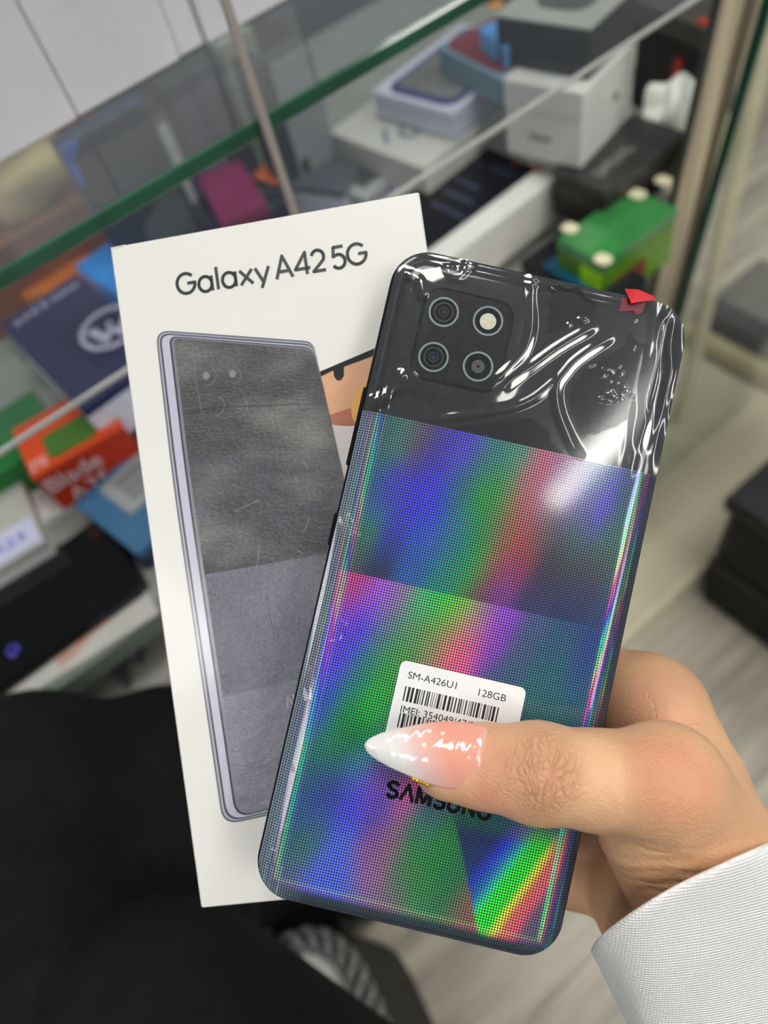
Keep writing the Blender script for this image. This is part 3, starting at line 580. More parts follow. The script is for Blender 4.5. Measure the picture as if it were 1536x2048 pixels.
W_obj('rim', *obox((q[0] - 0.076, q[1] - 0.066, 0.13), (0.172, 0, 0), (0, 0.152, 0), (0, 0, 0.018), 0.004), mat('crate_rim', (70, 70, 70), 0.4), t)
q = at(1556, 640, 0.05); q[0] += 0.06; t = thing('brown_parcel', 'small brown parcel beside the dark crate', 'parcel', (q[0], q[1], 0))
W_obj('body', *obox((q[0] - 0.05, q[1] - 0.05, 0.0), (0.13, 0, 0), (0, 0.09, 0), (0, 0, 0.07), 0.004), mat('parcel_brown', (176, 140, 92), 0.6), t)
W_obj('tape', *obox((q[0] - 0.051, q[1] - 0.02, 0.0), (0.132, 0, 0), (0, 0.03, 0), (0, 0, 0.071), 0.004), mat('parcel_tape', (196, 170, 120), 0.3), t)

# ================================================================== the phone box held in the hand (local millimetres -> metres)
MM = 1e-3
BW, BH, BT = 0.0858, 0.18252, 0.023
pb = thing('phone_box', 'white phone box with a printed grey phone, held behind the shiny phone', 'box', (0, 0, 0), mw=BM)
m_wb = mat('box_white_paper', (226, 225, 219), 0.38, var=0.012, scale=60, coat=0.15)
mesh_obj('lid', *obox((-BW / 2, -BH / 2, -BT * 0.72), (BW, 0, 0), (0, BH, 0), (0, 0, BT * 0.72), 0.0004), m_wb, pb)
mesh_obj('tray', *obox((-BW / 2 + 0.0006, -BH / 2 + 0.0006, -BT), (BW - 0.0012, 0, 0), (0, BH - 0.0012, 0), (0, 0, BT * 0.28), 0.0006), mat('box_tray', (212, 212, 208), 0.5), pb)
def qv(pts): return [tuple(Q(*p)[:2] * MM) for p in pts]
def spline(pts, n=8, closed=True):
    pts = [np.array(p, float) for p in pts]; out = []; N = len(pts)
    for i in range(N if closed else N - 1):
        if closed: p0, p1, p2, p3 = pts[i - 1], pts[i], pts[(i + 1) % N], pts[(i + 2) % N]
        else: p0, p1, p2, p3 = pts[max(i - 1, 0)], pts[i], pts[i + 1], pts[min(i + 2, N - 1)]
        for k in range(n):
            t = k / n; out.append(0.5 * ((2 * p1) + (-p0 + p2) * t + (2 * p0 - 5 * p1 + 4 * p2 - p3) * t * t + (-p0 + 3 * p1 - 3 * p2 + p3) * t ** 3))
    if not closed: out.append(pts[-1])
    return out
def fillet(pts, r, n=6):                                     # polygon with rounded corners, r per vertex
    pts = [np.array(p, float) for p in pts]; out = []; N = len(pts); rr = r if hasattr(r, '__len__') else [r] * N
    for i in range(N):
        a, b, c = pts[i - 1], pts[i], pts[(i + 1) % N]; d1 = (a - b) / np.linalg.norm(a - b); d2 = (c - b) / np.linalg.norm(c - b)
        if rr[i] == 0: out.append(b); continue
        for k in range(n + 1):
            t = k / n; out.append((1 - t) ** 2 * (b + d1 * rr[i]) + 2 * t * (1 - t) * b + t * t * (b + d2 * rr[i]))
    return out
def flat(name, poly, z, m, parent, label=None):
    p = ccw(poly); V = [(x, y, z) for x, y in p]; o = mesh_obj(name, V, [list(range(len(p)))], m, parent)
    if label: o['label'] = label
    return o
def print_mat(name, col, glare, rough=0.32):                 # pressed, slightly wrinkled glossy print, its glare partly put into the colour
    m = mat(name, col, rough, var=0.16, scale=260, bump=0.0, coat=0.5); nt = m.node_tree; b = nt.nodes['Principled BSDF']
    ng = [n for n in nt.nodes if n.type == 'TEX_NOISE'][0]; ng.inputs['Scale'].default_value = 1500; ng.inputs['Detail'].default_value = 8; ng.inputs['Roughness'].default_value = 0.75
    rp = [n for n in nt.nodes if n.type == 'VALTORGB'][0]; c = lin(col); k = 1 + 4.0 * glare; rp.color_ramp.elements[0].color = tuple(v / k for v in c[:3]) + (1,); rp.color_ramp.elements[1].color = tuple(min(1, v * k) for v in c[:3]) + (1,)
    tc = nd(nt, 'ShaderNodeTexCoord'); mp = nd(nt, 'ShaderNodeMapping'); mp.inputs['Scale'].default_value = (1, 1.8, 1); nt.links.new(tc.outputs['Object'], mp.inputs[0])
    n1 = nd(nt, 'ShaderNodeTexNoise'); n1.inputs['Scale'].default_value = 900; n1.inputs['Detail'].default_value = 5; n1.inputs['Roughness'].default_value = 0.65
    n2 = nd(nt, 'ShaderNodeTexNoise'); n2.inputs['Scale'].default_value = 110; n2.inputs['Detail'].default_value = 3
    for n in (n1, n2): nt.links.new(mp.outputs[0], n.inputs['Vector'])
    n3 = nd(nt, 'ShaderNodeTexNoise'); n3.inputs['Scale'].default_value = 26; n3.inputs['Detail'].default_value = 2; nt.links.new(mp.outputs[0], n3.inputs['Vector'])
    sc = math_n(nt, 'MULTIPLY', math_n(nt, 'MULTIPLY', math_n(nt, 'MAXIMUM', math_n(nt, 'SUBTRACT', n3.outputs['Fac'], 0.46), 0.0), 6.0 * glare), n1.outputs['Fac'])  # pale noise patches for scuffs and gloss glare, mixed into the base colour
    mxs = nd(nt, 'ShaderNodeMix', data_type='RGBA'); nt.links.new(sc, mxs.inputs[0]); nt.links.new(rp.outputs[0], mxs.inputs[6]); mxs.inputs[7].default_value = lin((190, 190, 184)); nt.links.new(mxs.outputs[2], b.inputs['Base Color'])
    h = math_n(nt, 'ADD', n1.outputs['Fac'], math_n(nt, 'MULTIPLY', n2.outputs['Fac'], 2.2))
    bp = nd(nt, 'ShaderNodeBump'); bp.inputs['Strength'].default_value = glare; bp.inputs['Distance'].default_value = 0.0012
    nt.links.new(h, bp.inputs['Height']); nt.links.new(bp.outputs[0], b.inputs['Normal']); nt.links.new(bp.outputs[0], b.inputs['Coat Normal']); return m
# printed portrait and screen of the second phone (only its left edge shows)
face_p = flat('printed_portrait', qv([(640, 745), (760, 695), (800, 1010), (668, 1010)]), 4e-5, mat('print_skin', (216, 166, 132), 0.4, var=0.10, scale=60), pb, 'printed smiling portrait on the second phone')
flat('printed_lips', qv(spline([(640, 838), (690, 820), (760, 800), (770, 842), (700, 852), (650, 846)])), 6e-5, mat('print_dusky', (176, 112, 88), 0.4, var=0.12, scale=90), face_p)
flat('printed_hair', qv(spline([(702, 812), (716, 780), (742, 765), (770, 800), (760, 850), (714, 848)])), 8e-5, mat('print_amber', (226, 172, 96), 0.4), face_p)
flat('printed_shirt', qv([(650, 848), (775, 846), (775, 962), (672, 962)]), 6e-5, mat('print_pale', (214, 206, 206), 0.4, var=0.08, scale=80), face_p)
flat('printed_red', qv([(668, 964), (780, 962), (780, 1000), (672, 1000)]), 8e-5, mat('print_red', (214, 76, 74), 0.4), face_p)
bz = flat('printed_bezel', qv([(638, 744), (760, 692), (762, 706), (688, 734), (688, 752), (682, 761), (674, 761), (668, 753), (667, 741), (640, 754)]), 1.0e-4, mat('print_black', (34, 35, 36), 0.35, var=0.3, scale=400), pb)
# printed back of the phone
outl = fillet([(308, 662), (628, 684), (646, 760), (720, 1160), (660, 1605), (452, 1652), (350, 960)], [34, 16, 10, 60, 30, 34, 160], 8)
OUTP = [(311, 663), (628, 684), (648, 770), (694, 985), (700, 1120), (660, 1300), (580, 1622), (447, 1653), (345, 960)]
def ins(dx_left, top, bottom, right=0):
    return fillet([(311 + dx_left, 660 + top), (626 - right, 683 + top), (646 - right, 770), (694 - right, 985), (724 - right, 1180), (690, 1400), (620, 1612 - bottom), (446 + dx_left * 0.93, 1650 - bottom), (345 + dx_left, 960)],
                  [30 - top, 18, 10, 10, 10, 10, 10, 34, 120], 8)
lay = [('printed_outline', 0, 0, 0, (92, 94, 104), 0.3), ('printed_rail', 3, 3, 3, (170, 171, 184), 0.3), ('printed_groove', 7, 6, 6, (66, 68, 80), 0.3), ('printed_rim', 11, 9, 9, (190, 190, 206), 0.3), ('printed_seam', 27, 12, 14, (50, 52, 62), 0.3), ('printed_edge', 31, 14, 17, (128, 127, 138), 0.3)]
pp = None
for i, (nme, dl, tp_, bt_, c, rg) in enumerate(lay):
    o = flat(nme, qv(ins(dl, tp_, bt_)), (12 + 2 * i) * 1e-5, print_mat('print_' + nme, c, 0.02 + 0.02 * (i > 3)), pp if pp is not None else pb, 'printed picture of the grey phone' if i == 0 else None)
    if pp is None: pp = o
def clip_poly(poly, a, b, side):                              # keep the part of poly on one side of line a-b
    a, b = np.array(a, float), np.array(b, float); n = np.array([-(b - a)[1], (b - a)[0]]) * side; out = []
    for i in range(len(poly)):
        p, q = np.array(poly[i - 1], float), np.array(poly[i], float); dp, dq = (p - a) @ n, (q - a) @ n
        if (dp >= 0) != (dq >= 0): out.append(p + (q - p) * dp / (dp - dq))
        if dq >= 0: out.append(q)
    return out
inner = ins(37, 17, 20)
B1, B2, B3 = ((440, 907), (660, 897)), ((390, 1152), (680, 1103)), ((430, 1398), (640, 1348))
zones = [('printed_band', clip_poly(inner, *B1, -1), (44, 44, 46), 0.5), ('printed_band', clip_poly(clip_poly(inner, *B1, 1), *B2, -1), (54, 54, 60), 0.4),
         ('printed_band', clip_poly(clip_poly(inner, *B2, 1), *B3, -1), (98, 98, 112), 0.16), ('printed_band', clip_poly(inner, *B3, 1), (116, 113, 127), 0.12)]
for i, (nme, poly, c, g) in enumerate(zones): flat(nme, qv(poly), 2.6e-4, print_mat('print_band_%d' % i, c, g, 0.36), pp)
m_arc = mat('print_arc', (116, 118, 118), 0.35)
arcs = []
for (cx_, cy_, r_) in ((416, 752, 17), (466, 750, 16), (431, 812, 18), (479, 814, 17)):
    arcs.append([(cx_ + r_ * math.cos(t), cy_ + r_ * 1.1 * math.sin(t)) for t in np.linspace(-1.2, 1.6, 12)])
arcs.append([(388, 720), (394, 770), (406, 836)])
V, Fc = disc_strokes([qv(a) for a in arcs], 0.0002, 3.0e-4); mesh_obj('printed_lens_outline', V, Fc, m_arc, pp)
for (x_, y_) in ((413, 752), (466, 748)): flat('printed_flash', qv([(x_ + 7 * math.cos(t), y_ + 8 * math.sin(t)) for t in np.linspace(0, 6.28, 10, endpoint=False)]), 3.1e-4, mat('print_pale_glint', (136, 138, 138), 0.3), pp)
# scratches on the print
scr = []
for (x_, y_, dx, dy) in ((470, 1022, 48, -22), (607, 925, 8, 12), (610, 850, 6, 12), (512, 1222, 10, 1), (600, 1010, 6, -5), (620, 1035, -14, 30), (520, 1090, -8, 50), (595, 1100, 10, 6), (460, 1475, 12, 8), (440, 1535, 50, 0), (560, 1560, -50, 40), (530, 1180, 26, 120)):
    scr.append([(x_, y_), (x_ + dx * 0.5 + 1.5, y_ + dy * 0.5), (x_ + dx, y_ + dy)])
V, Fc = disc_strokes([qv(a) for a in scr], 0.00009, 3.2e-4); mesh_obj('scratches', V, Fc, mat('scratch_pale', (170, 172, 172), 0.4), pp)
V, Fc = disc_strokes([qv([(378, 826), (420, 816), (520, 812), (600, 808)]), qv([(532, 1185), (545, 1250), (556, 1300)])], 0.00016, 3.2e-4); mesh_obj('creases', V, Fc, mat('crease_dark', (34, 34, 36), 0.4), pp)
# drawn lettering: strokes in em units (cap height 1)
def arc(cx, cy, rx, ry, a0, a1, n=18): return [(cx + rx * math.cos(math.radians(a)), cy + ry * math.sin(math.radians(a))) for a in np.linspace(a0, a1, n)]
GLY = {'G': (1.05, [arc(0.5, 0.5, 0.44, 0.44, 42, 360) + [(0.56, 0.5)]]),
       'a': (0.86, [arc(0.38, 0.33, 0.32, 0.33, 0, 360, 26), [(0.70, 0.66), (0.70, 0.0)]]),
       'l': (0.3, [[(0.12, 1.0), (0.12, 0.0)]]),
       'x': (0.78, [[(0.06, 0.64), (0.66, 0.0)], [(0.66, 0.64), (0.06, 0.0)]]),
       'y': (0.74, [[(0.04, 0.64), (0.36, 0.02)], [(0.70, 0.64), (0.26, -0.26)]]),
       'A': (0.92, [[(0.05, 0.0), (0.43, 0.97), (0.83, 0.0)], [(0.2, 0.30), (0.7, 0.30)]]),
       '4': (0.84, [[(0.60, 0.0), (0.60, 0.96), (0.06, 0.27), (0.78, 0.27)]]),
       '2': (0.74, [arc(0.34, 0.67, 0.29, 0.29, 165, -40, 14) + [(0.07, 0.06), (0.66, 0.06)]]),
       '5': (0.72, [[(0.62, 0.95), (0.16, 0.95), (0.11, 0.55)] + arc(0.34, 0.32, 0.30, 0.30, 118, -150, 18)]),
       ' ': (0.22, [])}
STRK = {'S': (0.62, [arc(0.29, 0.73, 0.22, 0.20, 20, 250, 12) + arc(0.29, 0.27, 0.22, 0.22, 80, -160, 14)]), 'A': (0.68, [[(0.04, 0), (0.32, 0.97), (0.60, 0)]]),
        'M': (0.78, [[(0.08, 0), (0.08, 0.97), (0.36, 0.15), (0.64, 0.97), (0.64, 0)]]), 'U': (0.66, [[(0.09, 1.0), (0.09, 0.3)] + arc(0.30, 0.27, 0.21, 0.22, 180, 360, 10) + [(0.51, 1.0)]]),
        'N': (0.68, [[(0.09, 0), (0.09, 0.95), (0.52, 0.05), (0.52, 1.0)]]), 'G': (0.66, [arc(0.31, 0.70, 0.23, 0.23, 10, 180, 10) + arc(0.31, 0.28, 0.23, 0.23, 180, 360, 10) + [(0.54, 0.50), (0.33, 0.50)]])}
def drawn(s, font, start, end, cap, wgt, name, z, m, parent):
    start, end = np.array(start), np.array(end); tot = sum(font[c][0] for c in s); dv = (end - start); L = np.linalg.norm(dv); ex = dv / L; ey = np.array([-ex[1], ex[0]])
    kx = L / tot; x = 0; polys = []
    for c in s:
        w, st = font[c]
        for pl in st: polys.append([start + ex * (x + px) * kx + ey * py * cap for px, py in pl])
        x += w
    V, Fc = disc_strokes(polys, wgt, z); return mesh_obj(name, V, Fc, m, parent)
g0, g1 = Q(355, 593)[:2] * MM, Q(740, 527)[:2] * MM
drawn('Galaxy A42 5G', GLY, g0, g1, 0.0062, 0.00088, 'lettering', 9e-5, mat('box_grey_foil', (92, 94, 94), 0.25, metal=0.35, var=0.2, scale=20), pb)
s0, s1 = Q(560, 1421)[:2] * MM, Q(672, 1392)[:2] * MM
drawn('SAMSUNG', STRK, s0, s1, 0.0034, 0.00042, 'lettering', 3.0e-4, mat('print_silver_letters', (176, 174, 184), 0.3), pp)
flat('corner_wear', qv([(220, 496), (251, 489), (247, 494), (226, 500)]), 8e-5, mat('worn_paper', (206, 204, 200), 0.7), pb)

# ================================================================== the phone
PW, PH, PT, PR = 75.9, 164.4, 8.4, 9.6                       # millimetres, origin on the middle of the back
ph = thing('smartphone', 'black smartphone with rainbow dotted back under wrinkled film, gripped by the thumb', 'phone', (0, 0, 0), mw=PM)
def ring_pts(d, z, n=12):
    w, h = PW - 2 * d, PH - 2 * d; r = max(PR - d, 0.4); return [(x, y, z) for x, y in rrect(w, h, r, n)]
def lathe_rings(spec, cap0=True, cap1=True, n=12):
    V = []; Fc = []
    for d, z in spec: V += ring_pts(d, z, n)
    k = len(V) // len(spec)
    for i in range(len(spec) - 1): Fc += [[i * k + j, i * k + (j + 1) % k, (i + 1) * k + (j + 1) % k, (i + 1) * k + j] for j in range(k)]
    if cap0: Fc.append(list(range(k))[::-1])
    if cap1: Fc.append([(len(spec) - 1) * k + j for j in range(k)])
    return np.array(V) * MM, Fc
def zback(d): return np.where(d < 7.0, -2.1 * (1 - np.clip(d, 0, 7) / 7.0) ** 2.4, 0.0)
mesh_obj('frame', *lathe_rings([(1.3, -PT), (0.4, -PT + 0.5), (0.0, -PT + 1.6), (0.0, -3.2), (0.25, -2.3), (0.8, -2.05)]), mat('phone_frame', (22, 25, 34), 0.18, metal=0.6, var=0.1), ph, True)
mesh_obj('screen', *lathe_rings([(1.5, -PT - 0.15), (1.2, -PT + 0.02)]), mat('screen_glass', (6, 6, 8), 0.05, coat=1.0), ph)
# coloured points of the holographic sheet: photo position -> colour
H2 = """760 860 60 100 105;800 870 70 125 115;850 860 100 84 104;880 885 66 60 170;930 895 78 66 205;990 900 60 125 130;1040 912 70 145 130;1090 922 190 90 130;1130 930 150 110 160;1200 950 110 150 165;1270 962 60 90 110
730 980 40 105 130;770 990 62 60 195;830 1010 62 50 215;862 1012 40 40 225;920 980 40 115 130;970 990 30 155 60;1010 990 60 150 70;1040 990 170 110 90;1070 960 200 90 130;1100 1000 150 130 150;1160 1000 130 100 190;1210 1000 104 72 225;1255 1010 60 110 110
730 1060 40 145 90;790 1060 50 70 185;850 1070 40 90 205;900 1080 40 120 160;960 1070 30 145 80;1010 1060 120 110 70;1050 1050 190 75 85;1090 1060 100 90 90;1150 1060 70 110 95;1220 1080 70 120 110
700 1110 90 70 90;760 1130 50 62 82;830 1120 40 100 170;900 1140 30 140 120;950 1140 35 165 80;1000 1130 180 80 70;1040 1120 160 60 70;1100 1130 70 60 75;1180 1150 80 70 85;1250 1140 70 100 100
960 1190 110 70 60;1000 1180 120 50 170;1060 1200 60 60 110;1150 1210 40 60 110;1220 1220 40 70 120"""
H3 = """715 1170 195 60 130;760 1180 170 80 225;800 1190 150 120 170;850 1190 60 190 120;890 1200 20 205 50;930 1210 110 200 60;950 1240 170 170 90;980 1220 160 70 190;1010 1222 150 60 225;1060 1250 80 90 150;1130 1270 50 80 140;1190 1280 40 70 140
690 1250 110 60 225;720 1260 70 60 235;770 1270 90 130 150;830 1270 110 150 110;880 1270 140 160 80;920 1290 230 80 110;960 1270 180 60 190;1000 1280 140 50 205;1050 1290 60 100 130;1110 1310 35 110 120;1180 1320 40 70 150
670 1320 80 60 235;720 1340 30 130 140;770 1330 30 170 60;810 1320 80 160 70;870 1310 160 140 110;910 1312 250 90 145;1100 1380 35 110 120;1150 1380 40 90 140;1000 1350 60 100 130
640 1420 40 90 200;690 1430 20 150 80;740 1420 20 185 50;790 1430 40 150 90;1060 1430 35 110 120;1120 1430 30 120 120
630 1500 30 140 100;680 1500 20 140 80;730 1520 30 160 120;800 1520 40 120 120;1000 1520 40 90 120
610 1550 40 80 130;660 1560 60 70 150;710 1570 72 60 225;760 1560 160 70 205;820 1570 225 90 170;880 1590 100 90 150
600 1600 40 100 160;650 1610 50 70 185;710 1610 62 50 235;760 1620 50 70 190;850 1640 40 130 120
570 1690 50 100 120;620 1680 60 130 110;680 1690 70 110 225;740 1690 155 90 160;780 1690 145 110 130;830 1700 40 150 60;880 1690 40 140 70
550 1760 90 110 150;630 1760 80 100 225;680 1770 60 110 230;740 1760 165 100 160;800 1760 90 130 100;850 1750 40 150 60;900 1750 40 130 80
560 1805 110 110 160;640 1812 80 100 225;700 1830 60 120 175;760 1833 155 100 150;820 1842 80 140 100;880 1845 60 130 80;925 1840 145 100 90"""
H4 = """930 1660 36 60 110;980 1660 38 50 120;925 1700 34 56 108;960 1720 24 60 130;1000 1660 30 40 200;1030 1660 20 30 245;1010 1700 20 40 240;1060 1655 0 190 200;1040 1695 0 150 220;1080 1660 0 240 90;1100 1655 10 250 40;1075 1700 0 250 40;1103 1690 190 250 30;1108 1690 255 170 70;1112 1730 255 110 110
945 1770 24 80 110;975 1760 16 90 150;1000 1740 0 190 190;985 1790 0 220 150;1015 1770 0 250 50;1040 1740 0 250 40;1000 1810 0 245 30;1060 1755 120 250 20;1050 1775 225 230 40;1030 1765 0 250 40;1072 1722 0 250 40;1092 1692 0 250 50;1005 1800 0 250 40;1075 1760 255 110 90;1085 1790 250 100 120;1108 1785 90 90 135;1120 1740 90 90 120
955 1830 30 130 110;968 1850 40 240 10;980 1845 60 245 20;1008 1825 240 215 40;1030 1820 255 130 70;1000 1860 255 120 50;1050 1815 255 95 100;1030 1860 255 90 80;1065 1850 150 110 130;1095 1850 66 84 110;1110 1820 70 90 130;960 1873 255 120 40;1060 1885 84 92 116;1000 1885 200 70 70"""
def parse(s): a = np.array([[float(v) for v in q.split()] for q in s.replace('\n', ';').split(';')]); return a
def l2(p): return P(*p)[:2]
sets = []
for s in (H2, H3, H4):
    a = parse(s); xy = np.array([l2(p) for p in a[:, :2]]); sets.append((xy, np.array([lin(c)[:3] for c in a[:, 2:]])))
Y1 = (l2((733, 826))[1] + l2((1320, 945))[1]) / 2; Y2 = (l2((708, 1146))[1] + l2((1200, 1255))[1]) / 2
LA, LB, LC = l2((903, 1610)), l2((960, 1878)), l2((1080, 1660))
def holo(X, Y):
    out = np.zeros(X.shape + (3,)); D = np.minimum(np.minimum(PW / 2 - np.abs(X), PH / 2 - np.abs(Y)), 99)
    side = (LB[0] - LA[0]) * (Y - LA[1]) - (LB[1] - LA[1]) * (X - LA[0])      # >0 right of the sharp edge
    WX = np.stack([X, Y, np.zeros_like(X)], -1) * MM @ PM[:3, :3].T + PM[:3, 3] - np.array([0, 0, ZC]); WX = WX @ R
    upx, vpx = CX + F_PX * WX[..., 0] / -WX[..., 2], CY - F_PX * WX[..., 1] / -WX[..., 2]          # a spectrum fanned across the corner of the sheet
    gx = np.interp(vpx, [1640, 1690, 1760, 1830, 1890], [1108, 1080, 1030, 978, 940]); dxs = (upx - gx) * np.interp(vpx, [1640, 1760, 1870], [1.25, 1.0, 0.95])
    stops = [-150, -108, -80, -54, -33, -19, 13, 25, 33, 46, 66, 88, 120]; cst = np.array([lin(c)[:3] for c in ((36, 52, 104), (30, 44, 130), (8, 30, 240), (0, 140, 225), (0, 220, 150), (0, 255, 40), (10, 250, 20), (180, 245, 20), (252, 205, 40), (255, 110, 80), (240, 88, 110), (120, 92, 124), (82, 90, 116))])
    spec4 = np.stack([np.interp(dxs, stops, cst[:, i]) for i in range(3)], -1); dim = np.clip((vpx - 1640) / 230, 0, 1)[..., None] * np.clip((-dxs - 30) / 30, 0, 1)[..., None]
    spec4 = spec4 * (1 - 0.8 * dim) + np.array(lin((26, 84, 118))[:3]) * 0.8 * dim
    def shep(k, sig, a=0.26, el=2.1):
        xy, c = sets[k]; dx = X[..., None] - xy[:, 0]; dy = Y[..., None] - xy[:, 1]
        u = dx * math.cos(a) + dy * -math.sin(a); v = dx * math.sin(a) + dy * math.cos(a)
        d2 = (u / sig) ** 2 + (v / (sig * el)) ** 2; w = np.exp(-d2) + 1e-3 / (1 + d2) ** 3 ; return (w @ c) / w.sum(-1, keepdims=True)
    c2, c3, c4 = shep(0, 3.5), shep(1, 3.5), spec4
    t3 = np.clip((side / np.linalg.norm(LB - LA)) / 0.8 + 0.5, 0, 1)[..., None]; low = np.clip((LA[1] - 0 - Y) / 6.0, 0, 1)[..., None]
    c3 = c3 * (1 - t3 * low) + c4 * t3 * low
    b = np.clip((Y2 - Y) / 0.25 + 0.5, 0, 1)[..., None]; out = c2 * (1 - b) + c3 * b
    # narrow spectral lines where the sheet begins to curve, and painted film reflections
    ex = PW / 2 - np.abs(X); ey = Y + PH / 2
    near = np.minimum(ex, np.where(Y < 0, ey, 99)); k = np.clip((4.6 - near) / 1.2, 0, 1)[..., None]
    wl = np.clip((-X - 24) / 9, 0, 1)[..., None]; ed_ = np.array(lin((116, 132, 148))[:3]) * wl + np.array(lin((58, 64, 80))[:3]) * (1 - wl); out = out * (1 - k) + ed_ * (0.75 + 0.25 * np.sin(near * 9))[..., None] * k  # paler left strip: reflection of the curved film put into the colour
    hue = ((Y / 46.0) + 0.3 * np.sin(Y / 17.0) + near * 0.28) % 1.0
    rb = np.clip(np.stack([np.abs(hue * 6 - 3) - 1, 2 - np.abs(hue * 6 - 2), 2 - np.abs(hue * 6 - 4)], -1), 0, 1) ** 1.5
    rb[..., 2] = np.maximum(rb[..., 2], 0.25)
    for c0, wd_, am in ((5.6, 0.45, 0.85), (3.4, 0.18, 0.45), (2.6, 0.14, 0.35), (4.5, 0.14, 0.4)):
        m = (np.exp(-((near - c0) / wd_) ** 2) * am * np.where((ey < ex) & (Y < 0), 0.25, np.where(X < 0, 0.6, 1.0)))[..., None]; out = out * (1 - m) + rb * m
    for c0, wd_ in ((6.6, 0.14), (4.4, 0.12), (3.0, 0.10)):  # whitish lines on the left edge: film reflections painted in
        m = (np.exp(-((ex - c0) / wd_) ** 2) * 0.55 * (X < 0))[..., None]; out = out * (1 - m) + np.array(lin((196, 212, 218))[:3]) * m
    return out
xs_ = np.linspace(-1, 1, 150); ys_ = np.linspace(-1, 1, 310)
def squash(U, Vv, w, h, r):                                   # square grid pressed into a rounded rectangle
    X = U * w / 2; Y = Vv * h / 2; ax, ay = np.abs(X) - (w / 2 - r), np.abs(Y) - (h / 2 - r); m = (ax > 0) & (ay > 0)
    mx = np.maximum(ax, ay); ln = np.hypot(ax, ay); s = np.where(m, mx / np.maximum(ln, 1e-9), 1)
    X = np.where(m, np.sign(X) * (w / 2 - r + ax * s), X); Y = np.where(m, np.sign(Y) * (h / 2 - r + ay * s), Y); return X, Y
def inset(X, Y, w=PW, h=PH, r=PR):
    ax, ay = np.abs(X) - (w / 2 - r), np.abs(Y) - (h / 2 - r)
    return r - (np.hypot(np.maximum(ax, 0), np.maximum(ay, 0)) + np.minimum(np.maximum(ax, ay), 0))
def gridmesh(X, Y, Z):
    n, m = X.shape; V = np.stack([X, Y, Z], -1).reshape(-1, 3) * MM; i = np.arange(n * m).reshape(n, m)
    Fq = np.stack([i[:-1, :-1], i[1:, :-1], i[1:, 1:], i[:-1, 1:]], -1).reshape(-1, 4); return V, Fq
warp = lambda t: np.sign(t) * (1 - (1 - np.abs(t)) ** 1.25) * 0.35 + t * 0.65
U, Vv = np.meshgrid(warp(xs_), warp(ys_), indexing='ij'); X, Y = squash(U, Vv, PW - 1.2, PH - 1.2, PR - 0.6); D = inset(X, Y)
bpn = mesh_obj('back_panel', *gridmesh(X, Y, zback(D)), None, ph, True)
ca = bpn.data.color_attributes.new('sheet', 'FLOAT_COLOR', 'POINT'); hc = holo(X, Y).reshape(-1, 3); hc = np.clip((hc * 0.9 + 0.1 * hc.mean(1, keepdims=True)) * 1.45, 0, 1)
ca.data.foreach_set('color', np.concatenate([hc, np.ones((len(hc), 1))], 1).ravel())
m = bpy.data.materials.new('dotted_hologram'); m.use_nodes = True; nt = m.node_tree; b = nt.nodes['Principled BSDF']; L = nt.links.new
at_ = nd(nt, 'ShaderNodeAttribute'); at_.attribute_name = 'sheet'; tc = nd(nt, 'ShaderNodeTexCoord'); sp = nd(nt, 'ShaderNodeSeparateXYZ'); L(tc.outputs['Object'], sp.inputs[0])
pit = 0.00064
fx = math_n(nt, 'SUBTRACT', math_n(nt, 'FRACT', math_n(nt, 'DIVIDE', sp.outputs[0], pit)), 0.5); fy = math_n(nt, 'SUBTRACT', math_n(nt, 'FRACT', math_n(nt, 'DIVIDE', sp.outputs[1], pit)), 0.5)
r2 = math_n(nt, 'SQRT', math_n(nt, 'ADD', math_n(nt, 'MULTIPLY', fx, fx), math_n(nt, 'MULTIPLY', fy, fy)))
dot = math_n(nt, 'SMOOTH_MIN', 1.0, math_n(nt, 'MAXIMUM', math_n(nt, 'MULTIPLY', math_n(nt, 'SUBTRACT', 0.40, r2), 9.0), 0.0), 0.05)
top = math_n(nt, 'GREATER_THAN', sp.outputs[1], Y1 * MM)
mx = nd(nt, 'ShaderNodeMix', data_type='RGBA'); L(dot, mx.inputs[0]); L(at_.outputs['Color'], mx.inputs[6]); mx.inputs[7].default_value = (0.008, 0.010, 0.022, 1)
mx2 = nd(nt, 'ShaderNodeMix', data_type='RGBA'); L(top, mx2.inputs[0]); L(mx.outputs[2], mx2.inputs[6]); mx2.inputs[7].default_value = (0.014, 0.017, 0.022, 1)
L(mx2.outputs[2], b.inputs['Base Color']); b.inputs['Roughness'].default_value = 0.45; b.inputs['Coat Weight'].default_value = 0.7; b.inputs['Coat Roughness'].default_value = 0.08; b.inputs['Specular IOR Level'].default_value = 0.25
bpn.data.materials.append(m)
# camera island
cc = np.mean([P(845, 566), P(1033, 600), P(1004, 797), P(815, 760)], 0); CWm, CHm = 22.6, 23.4; CZ = 0.36
V = []; spec = [(0.0, -0.1), (0.0, CZ - 0.35), (0.12, CZ - 0.1), (0.4, CZ)]
for d, z in spec: V += [(x, y, z) for x, y in rrect(CWm - 2 * d, CHm - 2 * d, 4.4 - d, 10, (cc[0], cc[1]))]
k = len(V) // 4; Fc = [[i * k + j, i * k + (j + 1) % k, (i + 1) * k + (j + 1) % k, (i + 1) * k + j] for i in range(3) for j in range(k)] + [[3 * k + j for j in range(k)]]
ci = mesh_obj('camera_island', np.array(V) * MM, Fc, mat('island_black', (20, 22, 24), 0.22, coat=0.6, var=0.15), ph)
V = [(x, y, z) for (d, z) in ((-0.28, 0.02), (-0.05, 0.12), (0.10, 0.02)) for x, y in rrect(CWm - 2 * d, CHm - 2 * d, 4.4 - d, 10, (cc[0], cc[1]))]
